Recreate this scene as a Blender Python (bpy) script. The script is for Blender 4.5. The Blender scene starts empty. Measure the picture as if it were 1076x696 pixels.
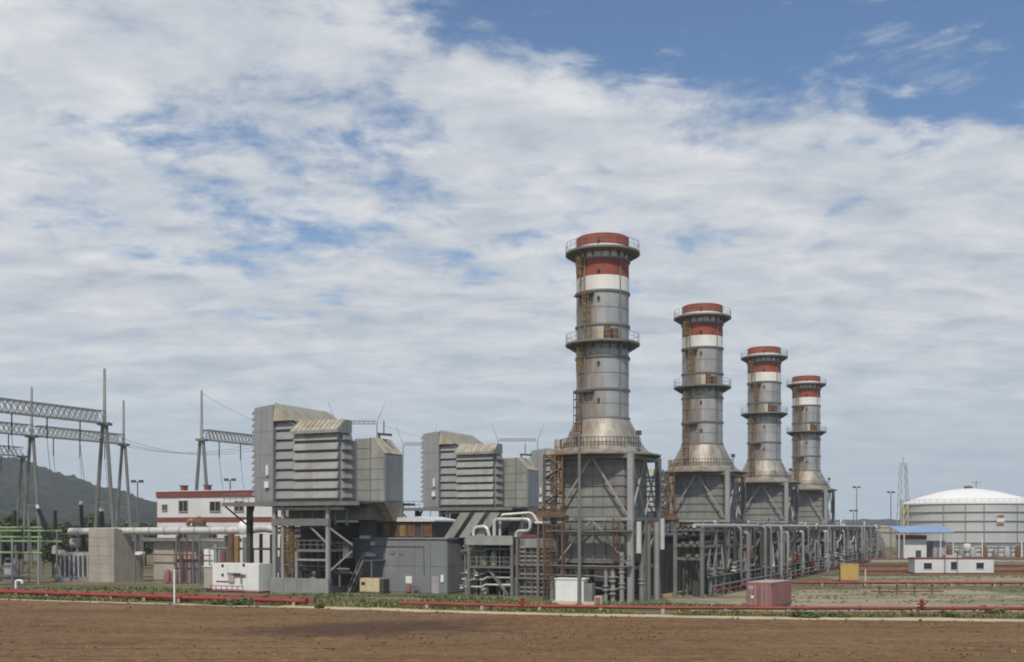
import bpy, math, random
from mathutils import Vector, Matrix, noise
random.seed(7)
R = math.radians
scene = bpy.context.scene
COL = scene.collection

# ------------------------------------------------------------------ camera
CAM_H = 8.4
HAZE_DENSITY = 0.00024
cam_d = bpy.data.cameras.new('camera')
cam = bpy.data.objects.new('camera', cam_d); COL.objects.link(cam)
cam.location = (0, 0, CAM_H); cam.rotation_euler = (R(90), 0, 0)
cam_d.sensor_width = 36.0; cam_d.lens = 38.48
cam_d.shift_y = 0.1914                      # level camera, horizon low in the frame
cam_d.clip_start = 0.5; cam_d.clip_end = 20000
scene.camera = cam

# ------------------------------------------------------------------ sun and sky
SUN_AZ = (-0.12, -0.993)                     # horizontal direction towards the sun (x right, y away)
SUN_EL = 52.0
sd = bpy.data.lights.new('sun', 'SUN'); sun = bpy.data.objects.new('sun', sd); COL.objects.link(sun)
sd.energy = 3.4; sd.angle = R(2.5); sd.color = (1.0, 0.93, 0.82)
ce = math.cos(R(SUN_EL))
to_sun = Vector((SUN_AZ[0] * ce, SUN_AZ[1] * ce, math.sin(R(SUN_EL)))).normalized()
sun.rotation_euler = to_sun.to_track_quat('Z', 'Y').to_euler()
sun.location = (60, -60, 90)

world = bpy.data.worlds.new('World'); scene.world = world; world.use_nodes = True
wt = world.node_tree; wt.nodes.clear()
def wn(t, **k):
    n = wt.nodes.new(t)
    for a, b in k.items(): setattr(n, a, b)
    return n
def wl(a, b): wt.links.new(a, b)
def wmath(op, a, b=None, c=None, clamp=False):
    n = wn('ShaderNodeMath', operation=op, use_clamp=clamp)
    for i, v in enumerate((a, b, c)):
        if v is None: continue
        if isinstance(v, (int, float)): n.inputs[i].default_value = v
        else: wl(v, n.inputs[i])
    return n.outputs[0]
def wsmooth(v, a, b, x=0.0, y=1.0):
    n = wn('ShaderNodeMapRange', interpolation_type='SMOOTHSTEP')
    wl(v, n.inputs['Value']); n.inputs['From Min'].default_value = a; n.inputs['From Max'].default_value = b
    n.inputs['To Min'].default_value = x; n.inputs['To Max'].default_value = y
    return n.outputs[0]
sky = wn('ShaderNodeTexSky', sky_type='NISHITA', sun_disc=False)
sky.sun_elevation = R(SUN_EL); sky.sun_rotation = math.atan2(SUN_AZ[0], SUN_AZ[1])
sky.air_density = 1.1; sky.dust_density = 0.35; sky.ozone_density = 2.6
bg_sky = wn('ShaderNodeBackground'); tint = wn('ShaderNodeMix', data_type='RGBA', blend_type='MULTIPLY'); tint.inputs[0].default_value = 1.0
wl(sky.outputs[0], tint.inputs[6]); tint.inputs[7].default_value = (0.85, 0.99, 1.11, 1)
wl(tint.outputs[2], bg_sky.inputs[0]); bg_sky.inputs[1].default_value = 0.093
tc = wn('ShaderNodeTexCoord')
sep = wn('ShaderNodeSeparateXYZ'); wl(tc.outputs['Generated'], sep.inputs[0])
dx, dy, dz = sep.outputs
zz = wmath('ADD', wmath('MAXIMUM', dz, 0.0), 0.17)
cx, cy = wmath('DIVIDE', dx, zz), wmath('DIVIDE', dy, zz)       # cloud deck coordinates
comb = wn('ShaderNodeCombineXYZ'); wl(cx, comb.inputs[0]); wl(cy, comb.inputs[1])
def wnoise(scale, detail, rough, dist=0.0, off=(0, 0, 0), sx=1.0, sy=1.0):
    m = wn('ShaderNodeMapping'); wl(comb.outputs[0], m.inputs[0])
    m.inputs['Location'].default_value = off; m.inputs['Scale'].default_value = (sx, sy, 1)
    n = wn('ShaderNodeTexNoise'); wl(m.outputs[0], n.inputs['Vector'])
    n.inputs['Scale'].default_value = scale; n.inputs['Detail'].default_value = detail
    n.inputs['Roughness'].default_value = rough; n.inputs['Distortion'].default_value = dist
    return n.outputs[0]
n_big = wnoise(0.9, 3, 0.5, 0.2, (3.1, 1.7, 0))
n_mid = wnoise(4.6, 7, 0.6, 0.25, (7.3, 2.2, 0), 0.9, 1.0)
n_fine = wnoise(9.5, 9, 0.62, 0.3, (1.3, 9.2, 0), 0.9, 0.9)
n_shade = wnoise(5.5, 7, 0.62, 0.25, (11.1, 4.4, 0), 0.7, 1.2)
# cover rises away from the clear gap that opens on the right overhead
edge = wmath('SUBTRACT', cy, wmath('MULTIPLY_ADD', cx, 0.2, 1.62))
gap = wmath('MAXIMUM', wsmooth(edge, -0.12, 0.16), wsmooth(cx, 0.02, -0.3))
cover = wmath('MULTIPLY_ADD', n_big, 0.42, wmath('MULTIPLY_ADD', n_mid, 0.55, wmath('MULTIPLY', n_fine, 0.3)))
cover = wmath('ADD', cover, wmath('MULTIPLY_ADD', gap, 0.26, -0.24))
cover = wmath('ADD', cover, wsmooth(cy, 1.9, 3.6, 0.0, 0.095))
mask = wsmooth(cover, 0.455, 0.635)
puff = wsmooth(wmath('MULTIPLY_ADD', wnoise(4.2, 7, 0.6, 0.4, (21.5, 6.3, 0), 0.8, 1.25), 0.8, wmath('MULTIPLY', n_fine, 0.25)), 0.55, 0.68)
mask = wmath('MULTIPLY', wmath('MAXIMUM', mask, wmath('MULTIPLY', puff, 0.7)), 0.97)
crm = wn('ShaderNodeValToRGB')
sh = wmath('MULTIPLY_ADD', n_shade, 0.75, wmath('MULTIPLY', n_fine, 0.25))
wl(sh, crm.inputs[0])
crm.color_ramp.elements[0].position = 0.34; crm.color_ramp.elements[0].color = (0.44, 0.50, 0.58, 1)
crm.color_ramp.elements[1].position = 0.66; crm.color_ramp.elements[1].color = (0.81, 0.815, 0.825, 1)
low = wsmooth(dz, -0.02, 0.2, 1.0, 0.0)
mixl = wn('ShaderNodeMix', data_type='RGBA'); wl(low, mixl.inputs[0]); wl(crm.outputs[0], mixl.inputs[6])
mixl.inputs[7].default_value = (0.56, 0.68, 0.785, 1)
lowf = wmath('MULTIPLY', low, 0.84); wl(lowf, mixl.inputs[0])
bg_c = wn('ShaderNodeBackground'); wl(mixl.outputs[2], bg_c.inputs[0]); bg_c.inputs[1].default_value = 0.97
mx = wn('ShaderNodeMixShader'); wl(mask, mx.inputs[0]); wl(bg_sky.outputs[0], mx.inputs[1]); wl(bg_c.outputs[0], mx.inputs[2])
wo = wn('ShaderNodeOutputWorld'); wl(mx.outputs[0], wo.inputs[0])

vs = scene.view_settings
vs.view_transform = 'Standard'; vs.look = 'None'; vs.exposure = 0.05; vs.gamma = 1.0; vs.use_curve_mapping = False
scene.cycles.use_denoising = True
scene.cycles.max_bounces = 6
scene.cycles.volume_bounces = 0
scene.cycles.filter_width = 1.9

# ------------------------------------------------------------------ materials
def mat(name, col, rough=0.7, metal=0.0, var=0.18, scale=0.6, streak=None, streak_amt=0.0, streak_scale=1.2,
        spots=None, spot_amt=0.0, spot_scale=0.35, bump=0.0, bump_scale=8.0, lo=0.52, hi=0.72, ladder_stain=0.0):
    m = bpy.data.materials.new(name); m.use_nodes = True
    t = m.node_tree; N = t.nodes; Lk = t.links
    b = N['Principled BSDF']; b.inputs['Roughness'].default_value = rough; b.inputs['Metallic'].default_value = metal
    g = N.new('ShaderNodeNewGeometry')
    def nz(sc, det, rgh, vec=(1, 1, 1), off=(0, 0, 0)):
        mp = N.new('ShaderNodeMapping'); Lk.new(g.outputs['Position'], mp.inputs[0])
        mp.inputs['Scale'].default_value = vec; mp.inputs['Location'].default_value = off
        n = N.new('ShaderNodeTexNoise'); Lk.new(mp.outputs[0], n.inputs['Vector'])
        n.inputs['Scale'].default_value = sc; n.inputs['Detail'].default_value = det; n.inputs['Roughness'].default_value = rgh
        return n.outputs[0]
    def rng(v, a, b_, c, d):
        r = N.new('ShaderNodeMapRange'); Lk.new(v, r.inputs[0]); r.inputs[1].default_value = a; r.inputs[2].default_value = b_
        r.inputs[3].default_value = c; r.inputs[4].default_value = d; return r.outputs[0]
    def mix(f, a, c):
        x = N.new('ShaderNodeMix'); x.data_type = 'RGBA'; Lk.new(f, x.inputs[0])
        if hasattr(a, 'is_linked'): Lk.new(a, x.inputs[6])
        else: x.inputs[6].default_value = (*a, 1)
        if hasattr(c, 'is_linked'): Lk.new(c, x.inputs[7])
        else: x.inputs[7].default_value = (*c, 1)
        return x.outputs[2]
    f = rng(nz(scale, 6, 0.62), 0.3, 0.7, 0, 1)
    base = mix(f, [min(1, c * (1 - var)) for c in col], [min(1, c * (1 + var)) for c in col])
    oi = N.new('ShaderNodeObjectInfo')
    base = mix(rng(oi.outputs['Random'], 0, 1, 0, 0.22), base, [c * 0.72 for c in col])
    if streak:
        s = rng(nz(streak_scale, 5, 0.65, (1, 1, 0.07), (5, 3, 1)), lo, hi, 0, streak_amt)
        base = mix(s, base, streak)
    if ladder_stain:                                    # rust run-off below the caged ladders
        tcn = N.new('ShaderNodeTexCoord'); vm = N.new('ShaderNodeVectorMath'); vm.operation = 'MULTIPLY'; Lk.new(tcn.outputs['Object'], vm.inputs[0]); vm.inputs[1].default_value = (1, 1, 0)
        vn = N.new('ShaderNodeVectorMath'); vn.operation = 'NORMALIZE'; Lk.new(vm.outputs[0], vn.inputs[0])
        vd = N.new('ShaderNodeVectorMath'); vd.operation = 'DOT_PRODUCT'; Lk.new(vn.outputs[0], vd.inputs[0]); vd.inputs[1].default_value = (-0.36, -0.93, 0)
        k = rng(vd.outputs['Value'], 0.72, 0.97, 0, 1); q = rng(nz(1.1, 6, 0.7, (1, 1, 0.09), (2, 8, 1)), 0.34, 0.62, 0, ladder_stain)
        mm = N.new('ShaderNodeMath'); mm.operation = 'MULTIPLY'; Lk.new(k, mm.inputs[0]); Lk.new(q, mm.inputs[1])
        base = mix(mm.outputs[0], base, (0.19, 0.12, 0.07))
    if spots:
        s = rng(nz(spot_scale, 7, 0.68, (1, 1, 1), (9, 2, 4)), 0.54, 0.66, 0, spot_amt)
        base = mix(s, base, spots)
    Lk.new(base, b.inputs['Base Color'])
    if bump:
        bp = N.new('ShaderNodeBump'); bp.inputs['Strength'].default_value = bump; bp.inputs['Distance'].default_value = 0.05
        Lk.new(nz(bump_scale, 5, 0.6), bp.inputs['Height']); Lk.new(bp.outputs[0], b.inputs['Normal'])
    return m
RUST = (0.135, 0.075, 0.04)
M = {}
M['shell'] = mat('weathered_steel_cladding', (0.38, 0.385, 0.385), 0.55, 0.35, 0.16, 0.5, (0.20, 0.15, 0.10), 0.75, 0.9, lo=0.47, hi=0.72, ladder_stain=0.85)
M['cone'] = mat('stained_cone_steel', (0.34, 0.32, 0.275), 0.55, 0.3, 0.22, 0.6, (0.15, 0.11, 0.07), 0.85, 0.9, lo=0.42, hi=0.68, ladder_stain=0.8)
M['casing'] = mat('casing_steel', (0.20, 0.20, 0.19), 0.6, 0.2, 0.2, 0.4, (0.15, 0.11, 0.08), 0.6, 0.8)
M['casingwall'] = mat('lighter_casing_steel', (0.24, 0.24, 0.225), 0.6, 0.15, 0.22, 0.4, (0.16, 0.12, 0.085), 0.65, 0.9, lo=0.48, hi=0.7)
M['red'] = mat('faded_red_paint', (0.27, 0.062, 0.035), 0.65, 0, 0.25, 0.6, (0.14, 0.05, 0.03), 0.5, 1.0)
M['white'] = mat('weathered_white_paint', (0.74, 0.72, 0.67), 0.6, 0, 0.08, 0.6, (0.36, 0.28, 0.2), 0.4, 1.1, lo=0.55, hi=0.75, ladder_stain=0.3)
M['whiteclean'] = mat('white_paint', (0.72, 0.72, 0.70), 0.5, 0, 0.08, 0.5, (0.42, 0.36, 0.28), 0.35, 1.0)
M['steel'] = mat('grey_painted_steel', (0.185, 0.18, 0.168), 0.55, 0.2, 0.2, 0.7, (0.18, 0.12, 0.08), 0.5, 1.5)
M['lightsteel'] = mat('galvanised_steel', (0.34, 0.335, 0.32), 0.5, 0.3, 0.15, 0.7, (0.24, 0.2, 0.15), 0.4, 1.5)
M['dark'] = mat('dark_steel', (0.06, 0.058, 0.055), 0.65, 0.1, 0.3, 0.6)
M['rust'] = mat('rusty_steel', RUST, 0.85, 0, 0.4, 1.2, (0.20, 0.115, 0.05), 0.5, 1.6)
M['yellow'] = mat('dirty_yellow_paint', (0.25, 0.165, 0.065), 0.65, 0, 0.25, 0.9, RUST, 0.6, 1.5)
M['yellowbox'] = mat('yellow_paint', (0.46, 0.30, 0.10), 0.55, 0, 0.12, 0.9, (0.3, 0.2, 0.08), 0.4, 1.5)
M['beige'] = mat('cream_paint', (0.55, 0.47, 0.30), 0.5, 0, 0.08, 0.9, (0.3, 0.24, 0.14), 0.4, 1.5)
M['clad'] = mat('filter_cladding', (0.30, 0.30, 0.28), 0.6, 0.1, 0.16, 0.35, (0.17, 0.15, 0.115), 0.65, 1.0, lo=0.48, hi=0.7)
M['cladcool'] = mat('plain_and_shaded_cladding', (0.26, 0.27, 0.275), 0.6, 0.1, 0.14, 0.35, (0.18, 0.17, 0.15), 0.5, 0.9)
M['cladsunlit'] = mat('sunlit_weathered_cladding', (0.40, 0.365, 0.285), 0.65, 0.05, 0.25, 0.5, (0.25, 0.16, 0.08), 0.7, 1.0, lo=0.46, hi=0.68)  # lighter and warmer: sunlight on the slopes painted into the cladding, plus brown streaks
M['wallgrey'] = mat('grey_rendered_wall', (0.185, 0.195, 0.205), 0.85, 0, 0.12, 0.3, (0.15, 0.15, 0.15), 0.5, 0.5, (0.28, 0.28, 0.27), 0.5, 0.22)
M['concrete'] = mat('weathered_concrete', (0.36, 0.325, 0.275), 0.9, 0, 0.14, 0.5, (0.22, 0.19, 0.16), 0.55, 0.8, bump=0.3)
M['plinth'] = mat('plinth_concrete', (0.24, 0.24, 0.235), 0.9, 0, 0.18, 0.5, (0.14, 0.13, 0.12), 0.5, 0.8)
M['bwhite'] = mat('building_white_render', (0.62, 0.615, 0.61), 0.8, 0, 0.08, 0.3, (0.44, 0.40, 0.38), 0.4, 0.7)
M['bred'] = mat('building_red_band', (0.20, 0.055, 0.045), 0.8, 0, 0.2, 0.4)
M['glass'] = mat('dark_window_glass', (0.025, 0.028, 0.03), 0.15)
M['frame'] = mat('window_frame_paint', (0.4, 0.39, 0.37), 0.6)
M['pipewhite'] = mat('insulated_pipe_jacket', (0.60, 0.585, 0.55), 0.45, 0.3, 0.12, 0.8, (0.36, 0.29, 0.2), 0.5, 1.5)
M['pipered'] = mat('red_pipe_paint', (0.24, 0.034, 0.022), 0.6, 0, 0.3, 0.5, None, 0, 1, (0.17, 0.07, 0.04), 0.8, 0.4)
M['brick'] = mat('red_brown_coping', (0.23, 0.085, 0.06), 0.9, 0, 0.25, 0.6, None, 0, 1, (0.26, 0.17, 0.11), 0.7, 0.3)
M['blue'] = mat('blue_sheet_roof', (0.30, 0.42, 0.60), 0.5, 0.1, 0.1, 0.4)
M['tank'] = mat('pale_grey_tank_paint', (0.48, 0.485, 0.475), 0.55, 0.05, 0.07, 0.2, (0.36, 0.34, 0.31), 0.4, 0.4)
M['dome'] = mat('white_tank_roof_paint', (0.80, 0.78, 0.75), 0.6, 0, 0.04, 0.2)
M['purple'] = mat('faded_maroon_container_paint', (0.25, 0.115, 0.11), 0.65, 0, 0.15, 0.8, (0.13, 0.05, 0.04), 0.5, 1.3)
M['roofsunlit'] = mat('sunlit_container_roof', (0.40, 0.32, 0.28), 0.8, 0, 0.15, 0.8)  # pale top face: sunlight on the roof put into its colour
M['insul'] = mat('brown_insulator_porcelain', (0.025, 0.02, 0.02), 0.35)
M['green'] = mat('green_bus_paint', (0.20, 0.30, 0.13), 0.6, 0, 0.2, 1.0)
M['trafo'] = mat('transformer_paint', (0.36, 0.34, 0.35), 0.6, 0, 0.15, 0.6, (0.2, 0.15, 0.13), 0.5, 1.2)
M['orange'] = mat('orange_paint', (0.34, 0.15, 0.06), 0.7, 0, 0.25, 0.9)
M['wire'] = mat('conductor_aluminium', (0.16, 0.16, 0.16), 0.6, 0.3)
M['lamp'] = mat('lamp_head_paint', (0.06, 0.06, 0.065), 0.5)
M['bark'] = mat('bark', (0.09, 0.07, 0.05), 0.9)

def leafmat(name, a, b, hazy=0):
    m = bpy.data.materials.new(name); m.use_nodes = True
    t = m.node_tree; N = t.nodes; Lk = t.links; p = N['Principled BSDF']; p.inputs['Roughness'].default_value = 0.65
    g = N.new('ShaderNodeNewGeometry'); n = N.new('ShaderNodeTexNoise'); Lk.new(g.outputs['Position'], n.inputs['Vector'])
    n.inputs['Scale'].default_value = 0.5; n.inputs['Detail'].default_value = 4
    ad = N.new('ShaderNodeMath'); ad.operation = 'MULTIPLY_ADD'; Lk.new(g.outputs['Random Per Island'], ad.inputs[0]); ad.inputs[1].default_value = 0.5
    Lk.new(n.outputs[0], ad.inputs[2])
    x = N.new('ShaderNodeMix'); x.data_type = 'RGBA'; x.inputs[6].default_value = (*a, 1); x.inputs[7].default_value = (*b, 1)
    r = N.new('ShaderNodeMapRange'); Lk.new(ad.outputs[0], r.inputs[0]); r.inputs[1].default_value = 0.4; r.inputs[2].default_value = 1.1
    Lk.new(r.outputs[0], x.inputs[0]); Lk.new(x.outputs[2], p.inputs['Base Color'])
    return m
M['leaf'] = leafmat('dark_foliage', (0.032, 0.052, 0.018), (0.085, 0.115, 0.04))
M['grass'] = leafmat('grass_blades', (0.10, 0.12, 0.036), (0.25, 0.21, 0.085))
M['weed'] = leafmat('weed_leaves', (0.075, 0.11, 0.035), (0.18, 0.185, 0.07))

def groundmat(name, cols, scales, bump=0.4, rough=0.95, damp=None):
    """several earth colours blended by noises of different sizes"""
    m = bpy.data.materials.new(name); m.use_nodes = True
    t = m.node_tree; N = t.nodes; Lk = t.links; p = N['Principled BSDF']; p.inputs['Roughness'].default_value = rough
    p.inputs['Specular IOR Level'].default_value = 0.2
    g = N.new('ShaderNodeNewGeometry'); cur = None
    for i, (c, spec) in enumerate(zip(cols, scales)):
        if cur is None:
            rgb = N.new('ShaderNodeRGB'); rgb.outputs[0].default_value = (*c, 1); cur = rgb.outputs[0]; continue
        sc, vec, lo, hi, amt = spec
        mp = N.new('ShaderNodeMapping'); Lk.new(g.outputs['Position'], mp.inputs[0]); mp.inputs['Scale'].default_value = vec
        mp.inputs['Location'].default_value = (i * 13.7, i * 5.1, 0)
        n = N.new('ShaderNodeTexNoise'); Lk.new(mp.outputs[0], n.inputs['Vector']); n.inputs['Scale'].default_value = sc
        n.inputs['Detail'].default_value = 7; n.inputs['Roughness'].default_value = 0.65
        r = N.new('ShaderNodeMapRange'); Lk.new(n.outputs[0], r.inputs[0]); r.inputs[1].default_value = lo; r.inputs[2].default_value = hi
        r.inputs[3].default_value = 0; r.inputs[4].default_value = amt
        x = N.new('ShaderNodeMix'); x.data_type = 'RGBA'; Lk.new(r.outputs[0], x.inputs[0]); Lk.new(cur, x.inputs[6]); x.inputs[7].default_value = (*c, 1)
        cur = x.outputs[2]
    if damp:                                            # a damp, freshly turned patch with a ragged outline
        mp = N.new('ShaderNodeMapping'); mp.vector_type = 'TEXTURE'; Lk.new(g.outputs['Position'], mp.inputs[0]); mp.inputs['Location'].default_value = (damp[0], damp[1], 0); mp.inputs['Scale'].default_value = (damp[2], damp[3], 1)
        mp.inputs['Rotation'].default_value = (0, 0, R(16))
        ln = N.new('ShaderNodeVectorMath'); ln.operation = 'LENGTH'; Lk.new(mp.outputs[0], ln.inputs[0])
        nn = N.new('ShaderNodeTexNoise'); Lk.new(g.outputs['Position'], nn.inputs['Vector']); nn.inputs['Scale'].default_value = 0.35; nn.inputs['Detail'].default_value = 7; nn.inputs['Roughness'].default_value = 0.7
        sm = N.new('ShaderNodeMath'); sm.operation = 'MULTIPLY_ADD'; Lk.new(nn.outputs[0], sm.inputs[0]); sm.inputs[1].default_value = 1.6; Lk.new(ln.outputs['Value'], sm.inputs[2])
        r = N.new('ShaderNodeMapRange'); Lk.new(sm.outputs[0], r.inputs[0]); r.inputs[1].default_value = 1.35; r.inputs[2].default_value = 1.95; r.inputs[3].default_value = 0.8; r.inputs[4].default_value = 0.0
        x = N.new('ShaderNodeMix'); x.data_type = 'RGBA'; Lk.new(r.outputs[0], x.inputs[0]); Lk.new(cur, x.inputs[6]); x.inputs[7].default_value = (0.06, 0.034, 0.022, 1); cur = x.outputs[2]
    Lk.new(cur, p.inputs['Base Color'])
    n = N.new('ShaderNodeTexNoise'); Lk.new(g.outputs['Position'], n.inputs['Vector']); n.inputs['Scale'].default_value = 2.5; n.inputs['Detail'].default_value = 8
    bp = N.new('ShaderNodeBump'); bp.inputs['Strength'].default_value = bump; bp.inputs['Distance'].default_value = 0.15
    Lk.new(n.outputs[0], bp.inputs['Height']); Lk.new(bp.outputs[0], p.inputs['Normal'])
    return m
M['ground'] = groundmat('dry_yard_ground', [(0.17, 0.14, 0.085), (0.075, 0.095, 0.036), (0.27, 0.215, 0.15), (0.15, 0.08, 0.05), (0.085, 0.10, 0.04)],
    [0, (0.05, (0.35, 2.0, 1), 0.42, 0.58, 0.9), (0.09, (0.4, 2.2, 1), 0.5, 0.62, 0.8), (0.12, (0.3, 2.4, 1), 0.54, 0.66, 0.75), (0.9, (0.6, 1.5, 1), 0.5, 0.66, 0.6)])
M['field'] = groundmat('tilled_brown_soil', [(0.165, 0.092, 0.043), (0.215, 0.130, 0.064), (0.092, 0.047, 0.023), (0.160, 0.118, 0.052), (0.25, 0.17, 0.098), (0.066, 0.036, 0.021)],
    [0, (0.10, (0.4, 1.8, 1), 0.42, 0.62, 0.9), (0.5, (0.10, 2.4, 1), 0.46, 0.62, 0.8), (0.07, (0.35, 2.0, 1), 0.52, 0.64, 0.6), (2.6, (0.8, 1.3, 1), 0.52, 0.66, 0.55), (3.4, (1, 1, 1), 0.53, 0.65, 0.6)], 1.0, damp=(-11.5, 89.5, 12.5, 7.0))
M['lot'] = groundmat('pale_gravel_lot', [(0.33, 0.28, 0.205), (0.15, 0.15, 0.07), (0.24, 0.16, 0.11), (0.36, 0.31, 0.245), (0.10, 0.11, 0.045)],
    [0, (0.10, (0.35, 2.0, 1), 0.46, 0.6, 0.9), (0.25, (0.4, 2.0, 1), 0.5, 0.66, 0.7), (1.5, (1, 1, 1), 0.55, 0.66, 0.5), (0.6, (0.5, 1.5, 1), 0.54, 0.66, 0.8)])
M['track'] = groundmat('pale_dirt_track', [(0.46, 0.39, 0.26), (0.24, 0.21, 0.11), (0.54, 0.47, 0.34)],
    [0, (0.22, (0.5, 1.5, 1), 0.52, 0.64, 0.8), (1.2, (1, 1, 1), 0.5, 0.66, 0.6)])
M['verge'] = groundmat('grassy_verge_soil', [(0.105, 0.11, 0.042), (0.22, 0.17, 0.09), (0.055, 0.08, 0.026), (0.20, 0.15, 0.085)],
    [0, (0.14, (0.5, 1.6, 1), 0.48, 0.62, 0.85), (0.8, (1, 1, 1), 0.5, 0.66, 0.7), (0.5, (0.4, 1.8, 1), 0.54, 0.66, 0.7)])
M['hill'] = groundmat('wooded_hill_cover', [(0.016, 0.025, 0.014), (0.036, 0.044, 0.024), (0.008, 0.013, 0.008)],
    [0, (0.02, (1, 1, 1), 0.45, 0.62, 0.9), (0.08, (1, 1, 1), 0.48, 0.62, 0.8)], 0.6)

# ------------------------------------------------------------------ mesh helpers
class MB:
    def __init__(s): s.v = []; s.f = []; s.sm = []
    def add(s, vs, fs, smooth=False):
        o = len(s.v); s.v += [tuple(v) for v in vs]
        for f in fs: s.f.append(tuple(i + o for i in f)); s.sm.append(smooth)
        return s
    def box(s, x0, x1, y0, y1, z0, z1):
        return s.add([(x0, y0, z0), (x1, y0, z0), (x1, y1, z0), (x0, y1, z0), (x0, y0, z1), (x1, y0, z1), (x1, y1, z1), (x0, y1, z1)],
              [(3, 2, 1, 0), (4, 5, 6, 7), (0, 1, 5, 4), (1, 2, 6, 5), (2, 3, 7, 6), (3, 0, 4, 7)])
    def bar(s, a, b, w, h=None):
        h = h or w; a = Vector(a); b = Vector(b); d = (b - a).normalized()
        up = Vector((0, 0, 1)) if abs(d.z) < 0.95 else Vector((0, 1, 0))
        sx = d.cross(up).normalized() * w / 2; sy = sx.cross(d).normalized() * h / 2
        vs = [p + i * sx + j * sy for p in (a, b) for i, j in ((-1, -1), (1, -1), (1, 1), (-1, 1))]
        return s.add(vs, [(0, 1, 2, 3), (7, 6, 5, 4), (4, 5, 1, 0), (5, 6, 2, 1), (6, 7, 3, 2), (7, 4, 0, 3)])
    def path(s, pts, r, n=8, r1=None, caps=True):
        pts = [Vector(p) for p in pts]; r1 = r if r1 is None else r1; vs = []; m = len(pts)
        prev = None
        for i, p in enumerate(pts):
            d = ((pts[min(i + 1, m - 1)] - p).normalized() + (p - pts[max(i - 1, 0)]).normalized()).normalized()
            if prev is None:
                a = d.cross(Vector((0, 0, 1)) if abs(d.z) < 0.9 else Vector((1, 0, 0))).normalized()
            else: a = (prev - d * prev.dot(d)).normalized()
            prev = a; c = d.cross(a); rr = r + (r1 - r) * i / max(1, m - 1)
            for k in range(n):
                t = 2 * math.pi * k / n; vs.append(p + (a * math.cos(t) + c * math.sin(t)) * rr)
        fs = [(i * n + k, i * n + (k + 1) % n, (i + 1) * n + (k + 1) % n, (i + 1) * n + k) for i in range(m - 1) for k in range(n)]
        s.add(vs, fs, True)
        if caps:
            o = len(s.v) - len(vs)
            s.f.append(tuple(o + k for k in reversed(range(n)))); s.sm.append(False)
            s.f.append(tuple(o + (m - 1) * n + k for k in range(n))); s.sm.append(False)
        return s
    def tube(s, a, b, r, n=8, r1=None): return s.path([a, b], r, n, r1)
    def lathe(s, prof, n=32, c=(0, 0), a0=0.0, a1=360.0):
        full = abs(a1 - a0) >= 359.9; k = n if full else n + 1; vs = []
        for (r, z) in prof:
            for i in range(k):
                t = R(a0 + (a1 - a0) * i / n); vs.append((c[0] + r * math.cos(t), c[1] + r * math.sin(t), z))
        fs = []
        for j in range(len(prof) - 1):
            for i in range(n):
                i2 = (i + 1) % k
                fs.append((j * k + i, j * k + i2, (j + 1) * k + i2, (j + 1) * k + i))
        return s.add(vs, fs, True)
    def ext(s, poly, vec):
        n = len(poly); p0 = [Vector(p) for p in poly]; p1 = [p + Vector(vec) for p in p0]
        return s.add(p0 + p1, [tuple(range(n)), tuple(reversed(range(n, 2 * n)))] + [(i, n + i, n + (i + 1) % n, (i + 1) % n) for i in range(n)])
    def build(s, name, m, parent=None, off=(0, 0, 0)):
        me = bpy.data.meshes.new(name)
        me.from_pydata([(x - off[0], y - off[1], z - off[2]) for x, y, z in s.v], [], s.f)
        me.polygons.foreach_set('use_smooth', s.sm)
        me.validate(); me.update()
        bmfix(me)
        if any(s.sm): me.set_sharp_from_angle(angle=R(40))
        me.materials.append(m if not isinstance(m, str) else M[m])
        o = bpy.data.objects.new(name, me); COL.objects.link(o)
        if parent: o.parent = parent
        return o
import bmesh
def bmfix(me):
    b = bmesh.new(); b.from_mesh(me); bmesh.ops.recalc_face_normals(b, faces=b.faces); b.to_mesh(me); b.free()

OFF = {}
def thing(name, label, cat, loc=(0, 0, 0), rz=0.0, group=None, off=(0, 0, 0)):
    o = bpy.data.objects.new(name, None); COL.objects.link(o)
    o.empty_display_size = 0.5
    o.location = loc; o.rotation_euler = (0, 0, rz); o['label'] = label; o['category'] = cat
    if group: o['group'] = group
    OFF[o.name] = off
    return o
def tag(o, label, cat, group=None):
    o['label'] = label; o['category'] = cat
    if group: o['group'] = group
    return o
def part(root, name, mb, m, sub=None):
    o = mb.build(name, m, sub or root, OFF.get(root.name, (0, 0, 0))); return o
def dup(o, parent, d=(0, 0, 0), rz=0.0):
    c = o.copy(); COL.objects.link(c); c.parent = parent; c.location = Vector(o.location) + Vector(d)
    if rz: c.rotation_euler = (0, 0, rz)
    return c
def copy_tree(o, parent=None):
    c = o.copy(); COL.objects.link(c); c.parent = parent
    if o.name in OFF: OFF[c.name] = OFF[o.name]
    for ch in list(o.children): copy_tree(ch, c)
    return c
def struct(o): o['kind'] = 'structure'; return o

def bend(pts, r=.5, n=4):
    pts = [Vector(p) for p in pts]; out = [pts[0]]
    for a, b, c in zip(pts, pts[1:], pts[2:]):
        d0 = (a - b).normalized(); d1 = (c - b).normalized()
        for k in range(n + 1):
            s = k / n; p = b + d0 * r * (1 - s) ** 2 + d1 * r * s ** 2; out.append(p)
    return out + [pts[-1]]
# plant grid: stacks stand in a row; local x runs along a unit, local y along the row
U = (0.4259, 0.9047); ROT = math.atan2(-U[0], U[1]); S0 = (10.6, 128.0); STEP = (18.5, 39.3); PITCH = 43.44
def W(lx, ly, z=0.0, unit=0):
    return (S0[0] + STEP[0] * unit + lx * U[1] + ly * U[0], S0[1] + STEP[1] * unit - lx * U[0] + ly * U[1], z)
def local_thing(name, label, cat, lx, ly, z=0.0, unit=0, group=None):
    """a thing on the plant grid; its parts are written in grid coordinates"""
    return thing(name, label, cat, W(lx, ly, z, unit), ROT, group, (lx, ly, z))

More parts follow.
